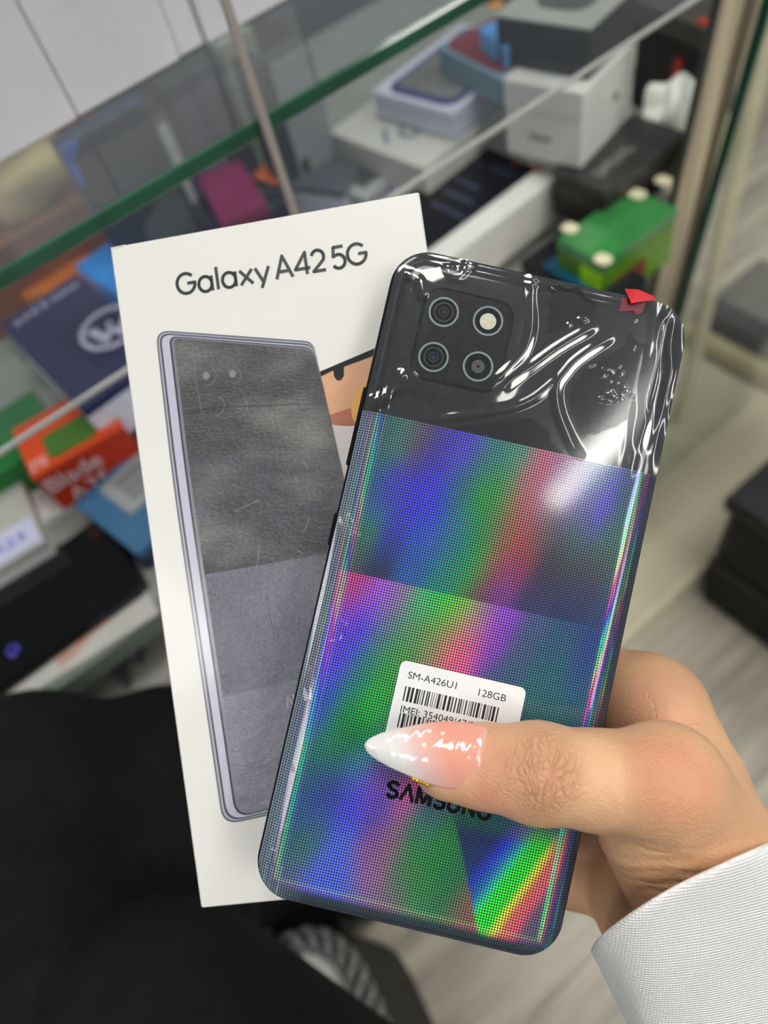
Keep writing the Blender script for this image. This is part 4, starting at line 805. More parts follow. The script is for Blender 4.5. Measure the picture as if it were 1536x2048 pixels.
mesh_obj('island_trim', np.array(V) * MM, [[i * k + j, i * k + (j + 1) % k, (i + 1) * k + (j + 1) % k, (i + 1) * k + j] for i in range(2) for j in range(k)], mat('island_trim', (60, 64, 66), 0.2, metal=0.5), ph)
def lens_disc(c, r0, r1, z0, z1, m, name, parent, n=40):
    V = [(c[0] + r * math.cos(2 * math.pi * k / n), c[1] + r * math.sin(2 * math.pi * k / n), z) for r, z in ((r1, z0), (r1, z1), (r0, z1), (r0, z0)) for k in range(n)] if r0 > 0 else \
        [(c[0] + r1 * math.cos(2 * math.pi * k / n), c[1] + r1 * math.sin(2 * math.pi * k / n), z) for z in (z0, z1) for k in range(n)]
    K = len(V) // n; Fc = [[i * n + k, i * n + (k + 1) % n, (i + 1) * n + (k + 1) % n, (i + 1) * n + k] for i in range(K - 1) for k in range(n)]
    if r0 <= 0: Fc.append([n + k for k in range(n)])
    return mesh_obj(name, np.array(V) * MM, Fc, m, parent)
m_ring = mat('lens_ring_grey', (150, 166, 172), 0.35); m_ring2 = mat('inner_ring', (82, 80, 78), 0.3); m_gl = mat('lens_black', (13, 14, 16), 0.08, coat=1.0)
for i, (px, py) in enumerate(((887.5, 624), (976, 642), (867, 714), (956, 733))):
    c = P(px, py, CZ)
    rg = lens_disc(c, 3.28, 3.78, CZ - 0.05, CZ + 0.06, m_ring, 'lens_ring', ci)
    lens_disc(c, 0, 3.28, CZ - 0.05, CZ + 0.02, m_gl, 'lens_glass', ci)
    if i == 1:
        c2 = P(976, 643, CZ); lens_disc(c2, 0, 2.05, CZ, CZ + 0.05, mat('flash_diffuser', (226, 224, 214), 0.25, coat=0.8, var=0.12, scale=900), 'flash', ci)
        lens_disc(c2, 0, 0.5, CZ + 0.05, CZ + 0.07, mat('flash_chip', (240, 222, 150), 0.3), 'flash_chip', ci)
        continue
    if i in (0, 2):
        lens_disc(c, 2.2, 2.45, CZ + 0.0, CZ + 0.04, m_ring2, 'inner_ring', ci); lens_disc(c, 1.05, 1.22, CZ + 0.0, CZ + 0.04, mat('iris_ring', (72, 82, 88), 0.25), 'iris', ci)
        lens_disc(c, 0, 0.62, CZ, CZ + 0.03, mat('violet_pupil', (52, 56, 104), 0.1, coat=1.0), 'pupil', ci)
    else:
        lens_disc(c, 0, 1.65, CZ, CZ + 0.04, mat('grey_iris', (92, 92, 92), 0.3), 'iris', ci); lens_disc(c, 0, 0.42, CZ + 0.04, CZ + 0.05, m_gl, 'pupil', ci)
# side buttons
def side_button(name, p0, p1):
    a, b2 = P(*p0, -4.0), P(*p1, -4.0); y0, y1 = sorted((a[1], b2[1]))
    V, Fc = obox((-PW / 2 - 0.55, y0, -5.4), (1.0, 0, 0), (0, y1 - y0, 0), (0, 0, 2.6), 0.3); mesh_obj(name, V * MM, Fc, mat('button_black', (20, 20, 24), 0.25, metal=0.4), ph)
side_button('volume_button', (728, 775), (690, 930)); side_button('power_button', (668, 1025), (655, 1090))

# protective film: one sheet with creases, bubbles and loose patches
RID = [  # (height mm, half width mm, path)
 (0.55, 1.15, [(1066, 540), (1061, 590), (1063, 652), (1050, 700), (1020, 735), (985, 765)]),
 (0.75, 1.3, [(1216, 678), (1180, 700), (1150, 722), (1132, 742), (1113, 772), (1116, 820), (1138, 876), (1157, 908)]),
 (0.50, 1.2, [(1120, 752), (1098, 772), (1060, 800), (1010, 818), (930, 830), (870, 838)]),
 (0.42, 1.4, [(1185, 655), (1140, 680), (1105, 702), (1060, 735), (1010, 770)]),
 (0.60, 1.0, [(1343, 606), (1322, 650), (1316, 700), (1306, 745), (1292, 790), (1288, 830)]),
 (0.55, 0.9, [(1352, 640), (1338, 690), (1344, 735), (1330, 790), (1300, 900)]),
 (0.30, 0.8, [(893, 525), (903, 550), (925, 548), (938, 512)]),
 (0.35, 0.9, [(729, 808), (765, 795), (793, 772), (806, 738)]),
 (0.30, 0.8, [(800, 545), (838, 560), (848, 600)]),
 (0.35, 0.7, [(690, 1240), (678, 1262), (672, 1288)]), (0.45, 1.1, [(604, 1330), (625, 1370), (628, 1410)]), (0.40, 0.9, [(548, 1535), (572, 1545), (588, 1560)]),
 (0.35, 0.8, [(528, 1640), (552, 1655), (575, 1652)]), (0.4, 0.9, [(668, 1000), (690, 1040), (700, 1085)]), (0.3, 0.7, [(665, 1060), (690, 1075), (720, 1066)]), (0.3, 0.8, [(552, 1690), (560, 1730), (560, 1780)])]
FLAT = [  # where the film lies tight on the back
 [(1098, 572), (1150, 575), (1180, 596), (1196, 640), (1170, 648), (1095, 672)], [(1262, 668), (1300, 700), (1306, 740), (1292, 800), (1240, 850), (1160, 880), (1136, 810), (1140, 770), (1180, 725), (1240, 695)],
 [(1040, 833), (1080, 845), (1125, 912), (880, 850)]]
BUB = [(1165, 640, 2.2, 1.1), (1137, 649, 0.9, 0.9), (1270, 641, 0.5, .5), (1214, 741, 2.4, 0.9), (1242, 746, .8, .8), (1238, 734, .6, .6), (1206, 752, .8, .5), (1214, 784, 2.4, 1.4), (1226, 792, 1.2, .9), (1201, 797, 1.0, 1.0), (1215, 801, 1.4, .7), (1247, 772, .9, .6), (1251, 780, .8, .6), (1243, 788, .8, .9), (1242, 798, .8, .5), (1234, 805, .5, .5), (1264, 793, .4, .4), (1178, 732, .7, .5), (1186, 730, .6, .5), (1234, 765, .3, .3), (1220, 762, .3, .3), (1268, 695, .3, .9), (1107, 578, .6, .6), (1178, 620, .3, .3), (1150, 602, .3, .3)]
fu = np.linspace(-1, 1, 205); fv = np.concatenate([np.linspace(-1, 0.1, 190)[:-1], np.linspace(0.1, 1, 225)])
U, Vv = np.meshgrid(fu, fv, indexing='ij'); X, Y = squash(U, Vv, PW - 2.2, PH - 2.4, PR - 1.1); D = inset(X, Y)
def segd(X, Y, pl):
    best = np.full(X.shape, 1e9); tt = np.zeros(X.shape); n = len(pl) - 1
    for i, (a, b2) in enumerate(zip(pl[:-1], pl[1:])):
        d = b2 - a; t = np.clip(((X - a[0]) * d[0] + (Y - a[1]) * d[1]) / (d @ d), 0, 1); q = np.hypot(X - a[0] - t * d[0], Y - a[1] - t * d[1])
        m_ = q < best; best = np.where(m_, q, best); tt = np.where(m_, (i + t) / n, tt)
    return best, tt
Zf = zback(D) + 0.12
islx, isly = np.abs(X - cc[0]) - (CWm / 2 - 4.4), np.abs(Y - cc[1]) - (CHm / 2 - 4.4)
dis = np.hypot(np.maximum(islx, 0), np.maximum(isly, 0)) + np.minimum(np.maximum(islx, isly), 0) - 4.4
Zf = np.maximum(Zf, 0.12 + (CZ + 0.02) * (lambda q: q * q * (3 - 2 * q))(np.clip(1 - np.maximum(dis - 0.2, 0) / 6.5, 0, 1)))
ridge = np.zeros(X.shape); near_r = np.zeros(X.shape)
for ri, (hgt, hw, path) in enumerate(RID):
    pl = [np.array(p) for p in spline([l2(p) for p in path], 5, False)]; dd, tt = segd(X, Y, pl)
    tap = np.clip(np.minimum(tt, 1 - tt) * 6 + 0.15, 0, 1)
    if ri < 6:                                               # folded creases: two flat facets and a soft crest
        w_ = (1.75, 1.8, 1.6, 1.9, 1.3, 1.1)[ri]; r_ = w_ - np.sqrt(dd ** 2 + 0.35 ** 2); one = (0.20, 0.20, 0.20, 0.18, 0.16, 0.15)[ri] * 0.5 * (r_ + np.sqrt(r_ ** 2 + 0.12 ** 2)) * np.sqrt(tap); hw = w_ * 0.7
    else: one = hgt * 1.3 * tap * np.exp(-(dd / (hw * 1.6)) ** 2)
    ridge = np.maximum(ridge, one); near_r = np.maximum(near_r, np.exp(-(dd / (hw * 2.6)) ** 4))
wob = 0.02 * np.sin(X * 0.21 + 1.0 + 0.6 * np.sin(Y * 0.13)) * np.sin(Y * 0.17 + 0.4) * np.clip((Y - 20) / 20, 0, 1)
Zf = Zf + ridge + wob
for c0, hh_, ww_ in ((3.2, 0.10, 0.32), (4.7, 0.14, 0.36), (6.6, 0.12, 0.38)):            # the sheet's edge folds run along the left and the top
    ex_ = PW / 2 + X; Zf = Zf + hh_ * np.exp(-((ex_ - c0 + 0.15 * np.sin(Y * 0.05)) / ww_) ** 2) * np.clip((Y - 5) / 40, 0, 1) * np.clip((PH / 2 - 6 - Y) / 4, 0, 1)
for c0, hh_, ww_ in ((2.3, 0.12, 0.34), (3.7, 0.10, 0.34)):
    ey_ = PH / 2 - Y; Zf = Zf + hh_ * np.exp(-((ey_ - c0) / ww_) ** 2) * np.clip((X + PW / 2 - 7) / 4, 0, 1) * np.clip((24 - X) / 10, 0, 1)
lowc = np.clip((X - 27) / 4, 0, 1) * np.clip((Y - 36) / 6, 0, 1)                         # crumpled strip along the right edge
Zf = Zf + lowc * 0.10 * (np.sin(Y * 0.42 + 2.0 * np.sin(X * 0.5)) * 0.6 + np.sin(X * 1.2 + Y * 0.16))
def inpoly(X, Y, poly):
    c = np.zeros(X.shape, bool)
    for i in range(len(poly)):
        a, b2 = poly[i - 1], poly[i]; m_ = ((a[1] > Y) != (b2[1] > Y)) & (X < (b2[0] - a[0]) * (Y - a[1]) / (b2[1] - a[1] + 1e-12) + a[0]); c ^= m_
    return c
gap = np.ones(X.shape)
for pl in FLAT: gap[inpoly(X + 0.5 * np.sin(Y * 1.7), Y + 0.4 * np.sin(X * 1.3), [l2(p) for p in pl])] = 0.0
gap = np.maximum(gap, near_r) * np.clip((Y - Y1) / 0.6 + 1, 0, 1)
for px, py, rx, ry in BUB:
    c = l2((px, py)); q = ((X - c[0]) / (rx * 0.75)) ** 2 + ((Y - c[1]) / (ry * 0.75)) ** 2; Zf += np.where(q < 1, 0.20 * np.sqrt(np.maximum(1 - q, 0)) * min(rx, 1), 0); gap = np.where(q < 1.1, 1.0, gap)
flm = mesh_obj('protective_film', *gridmesh(X, Y, Zf), None, ph, True)
ca = flm.data.color_attributes.new('loose', 'FLOAT_COLOR', 'POINT'); gg = gap.reshape(-1, 1); ca.data.foreach_set('color', np.concatenate([gg, gg, gg, np.ones_like(gg)], 1).ravel())
m = bpy.data.materials.new('clear_film'); m.use_nodes = True; nt = m.node_tree; nt.nodes.clear(); L = nt.links.new
tr = nd(nt, 'ShaderNodeBsdfTransparent'); tr.inputs[0].default_value = (0.97, 0.98, 0.98, 1); gl = nd(nt, 'ShaderNodeBsdfGlossy'); gl.inputs['Roughness'].default_value = 0.07
gl.inputs['Color'].default_value = (1, 1, 1, 1); fr = nd(nt, 'ShaderNodeFresnel'); fr.inputs[0].default_value = 1.5; at2 = nd(nt, 'ShaderNodeAttribute'); at2.attribute_name = 'loose'
wn = nd(nt, 'ShaderNodeTexNoise'); wn.inputs['Scale'].default_value = 900; tc = nd(nt, 'ShaderNodeTexCoord'); L(tc.outputs['Object'], wn.inputs[0])
fac = math_n(nt, 'MULTIPLY', fr.outputs[0], math_n(nt, 'ADD', 0.5, math_n(nt, 'MULTIPLY', at2.outputs['Fac'], 1.1)))
df = nd(nt, 'ShaderNodeBsdfDiffuse'); df.inputs[0].default_value = (0.8, 0.82, 0.85, 1); m0 = nd(nt, 'ShaderNodeMixShader')
L(math_n(nt, 'MULTIPLY', at2.outputs['Fac'], math_n(nt, 'MULTIPLY', wn.outputs['Fac'], 0.045)), m0.inputs[0]); L(tr.outputs[0], m0.inputs[1]); L(df.outputs[0], m0.inputs[2])
m2 = nd(nt, 'ShaderNodeMixShader'); L(fac, m2.inputs[0]); L(m0.outputs[0], m2.inputs[1]); L(gl.outputs[0], m2.inputs[2]); L(m2.outputs[0], nd(nt, 'ShaderNodeOutputMaterial').inputs[0]); flm.data.materials.append(m)
# red pull tab: a part under the film and a flap folded over the edge
def zplate(name, poly_px, z, th, m_, parent, label=None):
    pts = ccw([tuple(P(*p, z)[:2]) for p in poly_px]); V, Fc = plate(pts, z, z + th); o = mesh_obj(name, V * MM, Fc, m_, parent)
    if label: o['label'] = label
    return o
def strip(pxz, w_px, th=0.12):
    pass
tabm = mat('red_tab', (204, 36, 48), 0.4, var=0.08); 
q = [P(1252, 577, 0.2), P(1303, 596, 0.2), P(1312, 600, -0.2), P(1296, 604, 0.9), P(1254, 607, 1.3)]
V = np.array([P(1249, 578, -1.2), P(1275, 579, -1.0), P(1307, 592, -1.2), P(1311, 600, -0.6), P(1285, 603, 0.9), P(1262, 607, 1.2), P(1256, 592, 0.8)])
V = np.concatenate([V, V + np.array([0, 0, 0.12])]); n = 7
pt_ = mesh_obj('pull_tab', V * MM, [list(range(n)), [n + i for i in range(n)][::-1]] + [[i, (i + 1) % n, n + (i + 1) % n, n + i] for i in range(n)], tabm, ph, False); pt_['label'] = 'bright red folded flap'
zplate('tab_root', [(1244, 594), (1292, 602), (1286, 624), (1274, 631), (1266, 622), (1238, 623)], 0.15, 0.04, mat('maroon_tab', (104, 8, 28), 0.35), pt_, 'dark red part under the film')
# sticker with printed data
lt = P(803, 1320, 0.35); rt = P(1054, 1376, 0.35); lw = rt[0] - lt[0]; ly1 = (lt[1] + rt[1]) / 2; lh = 20.0
V, Fc = plate(rrect(lw, lh, 1.6, 6, (lt[0] + lw / 2, ly1 - lh / 2)), 0.30, 0.36); st = mesh_obj('label_sticker', V * MM, Fc, mat('sticker_paper', (232, 234, 236), 0.45, var=0.01), ph); st['label'] = 'white data sticker'
inkm = mat('sticker_ink', (22, 22, 24), 0.5)
def lab_text(s, p0, p1, cap):
    a, b2 = P(*p0, 0.38), P(*p1, 0.38); V, Fc = text_fit(s, abs(b2[0] - a[0]), cap); V = V.copy(); V[:, 0] += a[0]; V[:, 1] += a[1]; V[:, 2] = 0.375; mesh_obj('lettering', V * MM, Fc, inkm, st)
lab_text('SM-A426U1', (815, 1356), (912, 1378), 1.75); lab_text('128GB', (956, 1391), (1011, 1403), 1.75); lab_text('IMEI: 354049/47/023815/1', (800, 1424), (1010, 1470), 1.75)
def barcode(p0, p1, h, seed):
    a, b2 = P(*p0, 0.38), P(*p1, 0.38); g = np.random.default_rng(seed); x = a[0]; parts = []
    while x < b2[0]:
        w = g.choice([0.17, 0.17, 0.34, 0.34, 0.6]); parts.append((np.array([(x, a[1] - h, .375), (x + w, a[1] - h, .375), (x + w, a[1], .375), (x, a[1], .375)]), [[0, 1, 2, 3]])); x += w + g.choice([0.17, 0.3, 0.45])
    V, Fc = join(parts); mesh_obj('barcode', V * MM, Fc, inkm, st)
barcode((811, 1372), (997, 1415), 3.6, 4); barcode((800, 1425), (985, 1470), 3.6, 9)
s0, s1 = P(769, 1594, 0.2)[:2] * MM, P(982, 1642, 0.2)[:2] * MM; s1[1] = s0[1] = (s0[1] + s1[1]) / 2
o = drawn('SAMSUNG', STRK, s0, s1, 0.0040, 0.00088, 'lettering', 0.06e-3, mat('black_letters', (12, 13, 18), 0.3, coat=0.5), ph)

# ================================================================== the person: hand, false nail, sleeve, trousers
pe = thing('person', 'person in black trousers and white ribbed sweater holding a phone and its box', 'person', (-0.02, 0.05, 0.0))
IE = np.eye(4); IE[:3, 3] = -np.array(pe['loc'])
def in_phone(o, parent=pe):
    o.matrix_basis = Matrix((IE @ PM).tolist()) if parent is pe else Matrix.Identity(4); return o
h_ = 0.75
def Pz(x, y, z): return P(x, y, z)
bones = [  # (a, b, ra, rb) in phone millimetres
 ((897, 1527, 8.8), (970, 1532, 9.4), 8.2, 9.0), ((970, 1532, 9.4), (1075, 1545, 12), 9.0, 10.7), ((1075, 1545, 12), (1195, 1560, 11), 10.7, 10.6), ((1195, 1560, 11), (1330, 1566, 4), 10.6, 13.6), ((1330, 1566, 4), (1420, 1700, -8), 13.6, 16.5), ((1420, 1700, -8), (1440, 1800, -20), 16.5, 19)]
palm = [((1312, 1418, -26), (1400, 1790, -26), 13.5, 21), ((1285, 1545, -37), (1390, 1800, -34), 12.5, 20), ((1252, 1650, -44), (1370, 1810, -38), 12, 19), ((1222, 1755, -46), (1345, 1830, -38), 11.5, 18), ((1390, 1800, -28), (1660, 2280, -55), 22.5, 27), ((1340, 1805, -30), (1620, 2290, -56), 20, 25)]
fing = [[((1312, 1418, -26), 13), ((1130, 1318, -47), 9.6), ((965, 1300, -51), 8.4), ((865, 1286, -47), 7.0)], [((1285, 1545, -37), 12.5), ((1060, 1485, -58), 9.8), ((890, 1455, -57), 8.5), ((790, 1442, -53), 7.0)],
        [((1252, 1650, -44), 12), ((1040, 1620, -60), 9.3), ((880, 1590, -60), 8.2), ((790, 1572, -56), 6.8)], [((1222, 1755, -46), 11.5), ((1060, 1745, -60), 8.4), ((950, 1722, -60), 7.4), ((875, 1708, -57), 6.2)]]
G = grid((-32, -118, -78), (112, 22, 26), h_)
Fp = None
for a, b2, ra, rb in palm:
    d = cone_sdf(G, P(*a), P(*b2), ra, rb); Fp = d if Fp is None else smin(Fp, d, 7)
ft = None
for a, b2, ra, rb in bones:
    d = cone_sdf(G, P(*a), P(*b2), ra, rb); ft = d if ft is None else smin(ft, d, 3.0)
d = cone_sdf(G, P(1290, 1660, -4), P(1390, 1800, -20), 11.5, 17); ft = smin(ft, d, 6)          # ball of the thumb
d = cone_sdf(G, P(1285, 1380, -28), P(1390, 1560, -12), 9.0, 12.5); Fp = smin(Fp, d, 8)          # web between thumb and index
Fp = smin(Fp, ft, 5.5)
for chain in fing:
    f1 = None
    for (a, ra), (b2, rb) in zip(chain[:-1], chain[1:]):
        d = cone_sdf(G, P(*a), P(*b2), ra, rb); f1 = d if f1 is None else smin(f1, d, 2.0)
    Fp = smin(Fp, f1, 2.2)
# keep clear of the phone and the box that it grips
dphone = np.maximum(inset(G[..., 0], G[..., 1]) * -1 - 0.15, np.maximum(G[..., 2] - 0.45, -(PT + 0.35) - G[..., 2]))
Gw = (G * MM) @ PM[:3, :3].T + PM[:3, 3]; Gb = (Gw - BM[:3, 3]) @ BM[:3, :3]; del Gw
dbox = np.max(np.abs(Gb - np.array([0, 0, -BT / 2])) - np.array([BW / 2, BH / 2, BT / 2]), -1) / MM - 0.2; del Gb
Fp = np.maximum(Fp, -dphone); Fp = np.maximum(Fp, -dbox)
V, Fq = surface_nets(Fp, np.array([-32, -118, -78.]), h_); del G, Fp, ft, dphone, dbox
hand = mesh_obj('body', V * MM, Fq, None, pe, True); in_phone(hand)
# skin
m = bpy.data.materials.new('skin'); m.use_nodes = True; nt = m.node_tree; b = nt.nodes['Principled BSDF']; L = nt.links.new; tc = nd(nt, 'ShaderNodeTexCoord'); oc = tc.outputs['Object']
def vmask(c, rx, ry):                                         # soft elliptical mask around a spot on the hand
    mp = nd(nt, 'ShaderNodeMapping'); mp.vector_type = 'POINT'; c = np.array(c) * MM; s = (1 / (rx * MM), 1 / (ry * MM), 1 / (16 * MM))
    mp.inputs['Location'].default_value = tuple(-c[i] * s[i] for i in range(3)); mp.inputs['Scale'].default_value = s; L(oc, mp.inputs[0])
    ln = nd(nt, 'ShaderNodeVectorMath', operation='LENGTH'); L(mp.outputs[0], ln.inputs[0]); v = math_n(nt, 'SUBTRACT', 1.0, ln.outputs['Value']); n = math_n(nt, 'MAXIMUM', v, 0.0); return math_n(nt, 'MINIMUM', math_n(nt, 'MULTIPLY', n, 1.8), 1.0)
n1 = nd(nt, 'ShaderNodeTexNoise'); n1.inputs['Scale'].default_value = 55; n1.inputs['Detail'].default_value = 6; L(oc, n1.inputs[0])
rp = nd(nt, 'ShaderNodeValToRGB'); rp.color_ramp.elements[0].position = 0.32; rp.color_ramp.elements[1].position = 0.68; rp.color_ramp.elements[0].color = lin((211, 160, 121)); rp.color_ramp.elements[1].color = lin((228, 182, 142)); L(n1.outputs['Fac'], rp.inputs[0])
col = rp.outputs[0]
for c, rx, ry, cc3, k in ((P(1088, 1545, 22), 10, 11, (184, 122, 90), 0.45), (P(1355, 1560, 18), 14, 14, (206, 134, 100), 0.6), (P(975, 1600, 14), 12, 6, (228, 160, 132), 0.6), (P(1290, 1440, -14), 14, 12, (226, 164, 136), 0.6), (P(985, 1540, 18), 5, 10, (196, 128, 104), 0.5)):
    mx = nd(nt, 'ShaderNodeMix', data_type='RGBA'); L(math_n(nt, 'MULTIPLY', vmask(c, rx, ry), k), mx.inputs[0]); L(col, mx.inputs[6]); mx.inputs[7].default_value = lin(cc3); col = mx.outputs[2]
L(col, b.inputs['Base Color']); b.inputs['Roughness'].default_value = 0.46; b.inputs['Subsurface Weight'].default_value = 0.12; b.inputs['Subsurface Radius'].default_value = (0.004, 0.0015, 0.0008); b.inputs['Subsurface Scale'].default_value = 0.6; b.inputs['Specular IOR Level'].default_value = 0.4
vo = nd(nt, 'ShaderNodeTexVoronoi', feature='DISTANCE_TO_EDGE'); vo.inputs['Scale'].default_value = 620; mp = nd(nt, 'ShaderNodeMapping'); mp.inputs['Scale'].default_value = (0.8, 1.25, 1); mp.inputs['Rotation'].default_value = (0, 0, 0.5); L(oc, mp.inputs[0]); nz = nd(nt, 'ShaderNodeTexNoise'); nz.inputs['Scale'].default_value = 240
L(mp.outputs[0], nz.inputs[0]); ad = nd(nt, 'ShaderNodeMix', data_type='VECTOR'); ad.inputs[0].default_value = 0.004; L(mp.outputs[0], ad.inputs[4]); L(nz.outputs['Color'], ad.inputs[5]); L(ad.outputs[1], vo.inputs['Vector'])
fine = math_n(nt, 'MULTIPLY', math_n(nt, 'MINIMUM', vo.outputs['Distance'], 0.25), 0.00035)
vk = nd(nt, 'ShaderNodeTexVoronoi', feature='DISTANCE_TO_EDGE'); vk.inputs['Scale'].default_value = 420; mpk = nd(nt, 'ShaderNodeMapping'); mpk.inputs['Scale'].default_value = (1.5, 0.65, 0.7); mpk.inputs['Rotation'].default_value = (0, 0, -0.16); L(oc, mpk.inputs[0])
ad2 = nd(nt, 'ShaderNodeMix', data_type='VECTOR'); ad2.inputs[0].default_value = 0.012; L(mpk.outputs[0], ad2.inputs[4]); nz2 = nd(nt, 'ShaderNodeTexNoise'); nz2.inputs['Scale'].default_value = 120; L(oc, nz2.inputs[0]); L(nz2.outputs['Color'], ad2.inputs[5]); L(ad2.outputs[1], vk.inputs['Vector'])
crease = math_n(nt, 'MULTIPLY', math_n(nt, 'MINIMUM', vk.outputs['Distance'], 0.16), 0.0016)
hk = math_n(nt, 'MULTIPLY', crease, vmask(P(1088, 1545, 22), 11, 12))
wv = nd(nt, 'ShaderNodeTexWave'); wv.inputs['Scale'].default_value = 95; wv.inputs['Distortion'].default_value = 5; wv.inputs['Detail'].default_value = 3; wv.inputs['Detail Scale'].default_value = 1.2; mpw = nd(nt, 'ShaderNodeMapping'); mpw.inputs['Rotation'].default_value = (0, 0, math.radians(66)); L(oc, mpw.inputs[0]); L(mpw.outputs[0], wv.inputs[0])
hw_ = math_n(nt, 'MULTIPLY', math_n(nt, 'MULTIPLY', wv.outputs['Fac'], 0.00026), vmask(P(1370, 1720, 4), 30, 15))
bp = nd(nt, 'ShaderNodeBump'); bp.inputs['Strength'].default_value = 0.9; bp.inputs['Distance'].default_value = 1.0; L(math_n(nt, 'ADD', fine, math_n(nt, 'ADD', hk, hw_)), bp.inputs['Height']); L(bp.outputs[0], b.inputs['Normal'])
hand.data.materials.append(m)
# false nail: long almond, built along the thumb axis
n0, n1_ = P(968, 1516, 15.5), P(728, 1491, 13.0); ax = (n1_ - n0); NL = np.linalg.norm(ax); ax /= NL
nup = np.array([0.02, 0.22, 0.97]); nup -= ax * (nup @ ax); nup /= np.linalg.norm(nup); nac = np.cross(nup, ax); nac /= np.linalg.norm(nac)       # across
nu, nv = 70, 33; V = []; ridges = []
for i in range(nu):
    t = i / (nu - 1); s = t * NL
    hwid = np.interp(t, [0, .03, .07, .15, .3, .45, .6, .75, .87, .94, .98, 1], [5.4, 6.5, 7.0, 7.2, 7.1, 6.5, 5.4, 4.2, 3.0, 2.0, 1.2, .25])
    for j in range(nv):
        w = -1 + 2 * j / (nv - 1); y = w * hwid; arch = (1 - w * w) * hwid * 0.42
        rel = 0.0
        for (t0, k1, k2) in ((0.13, 0.10, 0.5), (0.28, 0.16, 0.9), (0.42, 0.12, 0.4), (0.55, 0.10, 0.9), (0.66, 0.06, 0.3), (0.77, 0.05, 0.6), (0.86, 0.04, 0.2)):
            dd = t - (t0 + k1 * w + 0.03 * math.sin(4 * w + k2 * 5)); rel += 0.11 * math.exp(-(dd / 0.018) ** 2)
        back = 0.9 * max(0, 1 - t / 0.04) ** 2
        V.append(n0 + ax * (s - (0 if t > 0.05 else 0.9 * w * w)) + nac * y + nup * (arch + rel * (1 - abs(w) ** 4) + 0.2 - back - 1.2 * max(0, t - .45) ** 2 * 4))
V = np.array(V); top_n = len(V); Vb = V - nup * 0.9
Fc = [[i * nv + j, (i + 1) * nv + j, (i + 1) * nv + j + 1, i * nv + j + 1] for i in range(nu - 1) for j in range(nv - 1)]
Fc += [[top_n + a for a in f[::-1]] for f in Fc]
bd = [j for j in range(nv)] + [i * nv + nv - 1 for i in range(1, nu)] + [(nu - 1) * nv + j for j in range(nv - 2, -1, -1)] + [i * nv for i in range(nu - 2, 0, -1)]
Fc += [[bd[i], bd[(i + 1) % len(bd)], top_n + bd[(i + 1) % len(bd)], top_n + bd[i]] for i in range(len(bd))]
nail = mesh_obj('thumbnail', np.concatenate([V, Vb]) * MM, Fc, None, pe, True); in_phone(nail); nail['label'] = 'long pointed pink false nail with a white tip'
bmn = bmesh.new(); bmn.from_mesh(nail.data); bmesh.ops.recalc_face_normals(bmn, faces=bmn.faces); bmn.to_mesh(nail.data); bmn.free()
ca = nail.data.color_attributes.new('gel', 'FLOAT_COLOR', 'POINT'); tv = np.tile(np.repeat(np.linspace(0, 1, nu), nv), 2); wv_ = np.tile(np.tile(np.linspace(-1, 1, nv), nu), 2)
pink, mid, wht, rim = (np.array(lin(c)[:3]) for c in ((238, 166, 146), (236, 202, 196), (236, 234, 230), (242, 206, 190)))
tt = tv + 0.10 * wv_; k1 = np.clip((tt - 0.30) / 0.28, 0, 1)[:, None]; k2 = np.clip((tt - 0.55) / 0.18, 0, 1)[:, None]; cN = pink * (1 - k1) + mid * k1; cN = cN * (1 - k2) + wht * k2
kr = np.clip(1 - tv / 0.05, 0, 1)[:, None]; cN = cN * (1 - kr) + rim * kr; ca.data.foreach_set('color', np.concatenate([cN, np.ones((len(cN), 1))], 1).ravel())
m = bpy.data.materials.new('gel_nail'); m.use_nodes = True; nt = m.node_tree; b = nt.nodes['Principled BSDF']; an = nd(nt, 'ShaderNodeAttribute'); an.attribute_name = 'gel'; nt.links.new(an.outputs['Color'], b.inputs['Base Color'])
b.inputs['Roughness'].default_value = 0.12; b.inputs['Coat Weight'].default_value = 1.0; b.inputs['Coat Roughness'].default_value = 0.03; b.inputs['Subsurface Weight'].default_value = 0.2; b.inputs['Subsurface Radius'].default_value = (0.003, 0.002, 0.0015); b.inputs['Subsurface Scale'].default_value = 0.5; nail.data.materials.append(m)
gb = mat('gold_bead', (222, 176, 40), 0.2, metal=0.9)
bmb = bmesh.new(); bmesh.ops.create_icosphere(bmb, subdivisions=2, radius=1.0); SV = np.array([v.co[:] for v in bmb.verts]); SF = [[v.index for v in f.verts] for f in bmb.faces]; bmb.free()
base = P(842, 1557, 15.2)
for k in range(9):
    c = base + np.array([(-1.6 + 0.8 * (k % 5)), (0.45 if k >= 5 else -0.45) + 0.1 * math.sin(k * 3) - 0.1 * (k % 5), 0.25 * math.sin(k * 2)]) + (np.array([0.4, 0, 0.2]) if k >= 5 else 0)
    mesh_obj('gold_bead', (SV * 0.52 + c) * MM, SF, gb, nail, True)
